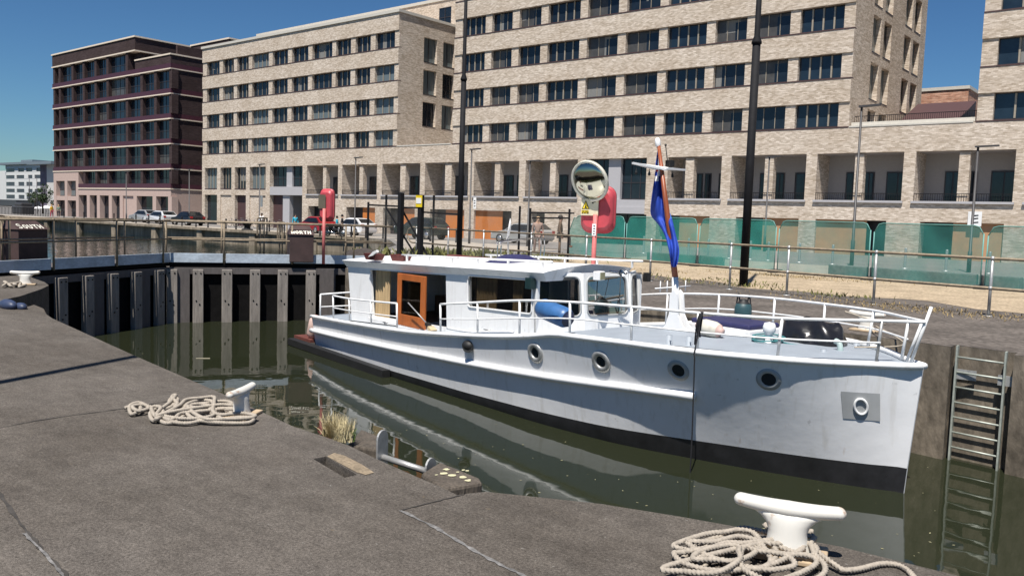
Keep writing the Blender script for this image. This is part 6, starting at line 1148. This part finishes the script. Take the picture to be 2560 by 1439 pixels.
# bikes at the rack
M['bike'] = mat('bike_frame', (.10, .10, .12), .4, metal=.3); bk0 = None
for i, px in enumerate((582, 598, 612, 628, 690, 772)):
    loc = gp(px, 50.5)
    if bk0 is None:
        bk0 = thing('bicycle', 'grey bicycle standing at the rack before the beige block', 'bicycle', loc, .15, 'bicycles before the beige block')
        for x in (-.5, .5): mb = MB(); mb.tube([Vector((x+.33*math.cos(a), 0, .34+.33*math.sin(a))) for a in [2*math.pi*k/20 for k in range(20)]], .02, 6, closed=True); mb.build('wheel', M['tyre'], bk0, world=False)
        mb = MB()
        for a, b in (((-.5, .34), (-.18, .78)), ((-.5, .34), (-.05, .32)), ((-.05, .32), (-.18, .85)), ((-.18, .78), (.38, .80)), ((-.05, .32), (.38, .76)), ((.38, .9), (.5, .34))): mb.tube([(a[0], 0, a[1]), (b[0], 0, b[1])], .018, 6)
        mb.build('frame', M['bike'], bk0, world=False); mb = MB(); mb.ball((-.2, 0, .9), .06, 8, 0, (2, 1, .5)); mb.build('saddle', M['rubber'], bk0, world=False); mb = MB(); mb.tube([(.38, -.25, .98), (.38, .25, .98)], .015, 6); mb.build('handlebar', M['galv'], bk0, world=False)
    else: dup(bk0, loc, .15+.1*i)
# ------------------------------------------------------------------ far left: white curved office, tower, tree, canopy, stalls
wb = thing('office_building', 'distant white office building with a curved corner and dark window bands', 'office building', (-420, 150, 0)); Yw = 150; xl, xr = PY(-90, 500, Yw).x, PY(103, 500, Yw).x; zt = PY(50, 410, Yw).z; zb_ = PY(50, 500, Yw).z; 
def curved(x0, x1, y, z0, z1, off, r=16): return [(x0+r-r*math.cos(a)-off*math.cos(a), y+r-r*math.sin(a)-off*math.sin(a)) for a in [math.pi/2*i/10 for i in range(11)]]+[(x1, y-off)]
xc = PY(22, 500, Yw).x-16; zs = [PY(40, q, Yw).z for q in (520, 497, 487, 481, 472, 465, 455, 447, 438, 430, 421, 412)]
mb = MB(); gm = MB()
for i in range(len(zs)-1):
    pl_ = curved(xc, xr, Yw, 0, 0, .2 if i % 2 == 0 else 0); t_ = mb if i % 2 == 0 else gm
    for (xa, ya), (xb, yb_) in zip(pl_, pl_[1:]): t_.add([(xa, ya, zs[i]), (xb, yb_, zs[i]), (xb, yb_, zs[i+1]), (xa, ya, zs[i+1])], [(0, 1, 2, 3)])
mb.box(xc+20, xr-1, Yw+.5, Yw+20, -2, zs[-1]); mb.box(xc-60, xc+16, Yw+16, Yw+40, -2, zs[-1]-1); ww = mat('office_white', (.62, .62, .6), .8, var=.05); wo = mb.build('wall', ww, wb); gm.build('window_band', mat('dark_band', (.06, .065, .08), .3), wb)
mb = MB(); 
for i in range(5):
    for u in (.18, .52, .8): 
        if (i*3+int(u*10)) % 3: x = xc+18+(xr-xc-20)*u; k = 2*i+1; mb.box(x, x+2.2+2*((i+int(u*9)) % 2), Yw-.25, Yw+.3, zs[k]-.02, zs[k+1]+.02)
mb.build('wall_pier', ww, wb); mb = MB(); mb.box(xc+8, xr+1, Yw-1.5, Yw+22, zs[-1], zs[-1]+1.0); mb.box(xc+25, xr-14, Yw+2, Yw+12, zs[-1]+1.0, zs[-1]+2.2); mb.build('roof', mat('office_roof', (.16, .2, .23), .6), wb)
mb = MB(); z0 = PY(40, 500, Yw).z; mb.box(xc-40, xr+6, Yw-12, Yw-1, z0-2.5, z0); mb.box(xc-40, xr+2, Yw-6, Yw-1, -2, z0-2.5); mb.build('canopy', mat('dark_canopy', (.05, .055, .06), .6), wb)
tw = thing('tower_block', 'distant pale rendered tower with a flat overhanging roof beside the plum block', 'tower', (-360, 130, 0)); xa, xm, xb = PY(97, 450, 130).x, PY(117, 450, 130).x, PY(150, 450, 130).x; zt = PY(115, 412, 130).z; mb = MB(); mb.box(xm, xb, 130, 145, -1, zt); mb.build('wall', mat('pale_render', (.52, .50, .48), .85), tw); mb = MB(); mb.box(xa, xm, 130.5, 145, -1, zt); mb.build('side_wall', mat('purple_grey_wall', (.12, .10, .14), .8, var=.4, vs=.6), tw); mb = MB(); mb.box(xa-3, xb, 127, 146, zt, zt+1); mb.build('roof', mat('office_roof', (1, 1, 1)), tw)
def tree(px, py, Y, h, w, label, seed, dens=900):
    random.seed(seed); p = PY(px, py, Y); t = thing('tree', label, 'tree', (p.x, Y, -.3), 0, 'trees at the far left'); mb = MB(); mb.tube([(0, 0, 0), (.05, 0, h*.35), (0, .1, h*.7)], [.18, .13, .05], 8)
    for i in range(5): a = i*1.3; mb.tube([(0, 0, h*.35), (w*.3*math.cos(a), w*.3*math.sin(a), h*.6)], [.08, .03], 6)
    mb.build('trunk', mat('bark', (.07, .05, .035), .9), t, world=False); mb = MB(); cl = [(random.gauss(0, w*.24), random.gauss(0, w*.24), h*(.62+random.gauss(0, .13)), w*random.uniform(.12, .26)) for _ in range(16)]
    for i in range(dens):
        c = random.choice(cl); d = Vector((random.gauss(0, 1), random.gauss(0, 1), random.gauss(0, 1))).normalized()*c[3]*random.uniform(.5, 1.05); q = Vector(c[:3])+d; a = Vector((random.gauss(0, 1), random.gauss(0, 1), random.gauss(0, 1))).normalized()*.16; b = a.cross(Vector((random.random(), .3, random.random()))).normalized()*.12; mb.add([q-a, q+b, q+a, q-b], [(0, 1, 2, 3)])
    mb.build('crown', mat('dark_foliage', (.035, .06, .022), .8, var=.5, vs=1.2), t, world=False)
tree(107, 545, 62, 4.6, 3.2, 'small dark green tree left of the plum block', 5); tree(88, 545, 90, 5.2, 3.6, 'further small tree beside the distant canopy', 6)
for px, py, Y, m, lab in ((96, 528, 75, white_c, 'left white market parasol far left beyond the basin'), (116, 526, 70, white_c, 'right white market parasol near the person in yellow')):
    p = PY(px, 545, Y); z = PY(px, py-12, Y).z; t = thing('parasol', lab, 'parasol', (p.x, Y, -.3), 0, 'white parasols'); mb = MB(); mb.tube([(p.x, Y, -.3), (p.x, Y, z)], .03, 6); mb.build('pole', M['galv'], t); mb = MB(); mb.lathe((p.x, Y, z-.55), [(1.3, 0), (1.28, .06), (.6, .4), (0, .6)], 8); mb.build('canopy', m, t)
mb = MB(); xa, xb = PY(-40, 540, 50).x, PY(126, 540, 50).x
for i in range(46): x = xa+(xb-xa)*i/45; mb.box(x-.03, x+.03, 49.97, 50.03, -.3, .75)
mb.box(xa, xb, 49.96, 50.04, .75, .82); tag(mb.build('promenade_railing', M['black']), 'low black promenade railing along the basin at the far left', 'railing')
for px, yt, lab in ((73, 445, 'left thin dark lamp column before the distant white office'), (92, 445, 'right thin dark lamp column before the distant white office')): q = PY(px, yt, 60); mb = MB(); mb.tube([(q.x, 60, -.3), (q.x, 60, q.z)], [.09, .05], 8); tag(mb.build('lamp_column', M['lampgrey']), lab, 'lamp column', 'distant lamp columns')
mb = MB(); c = PY(58, 530, 55); mb.box(c.x-2, c.x+2, 54, 56, -.3, 1.0); mb.box(c.x-1.2, c.x+1.5, 54.1, 55.9, 1.0, 1.5); tag(mb.build('parked_van', M['lampgrey'], None, bevel=.15), 'dark parked vehicle blurred by distance below the canopy', 'van')
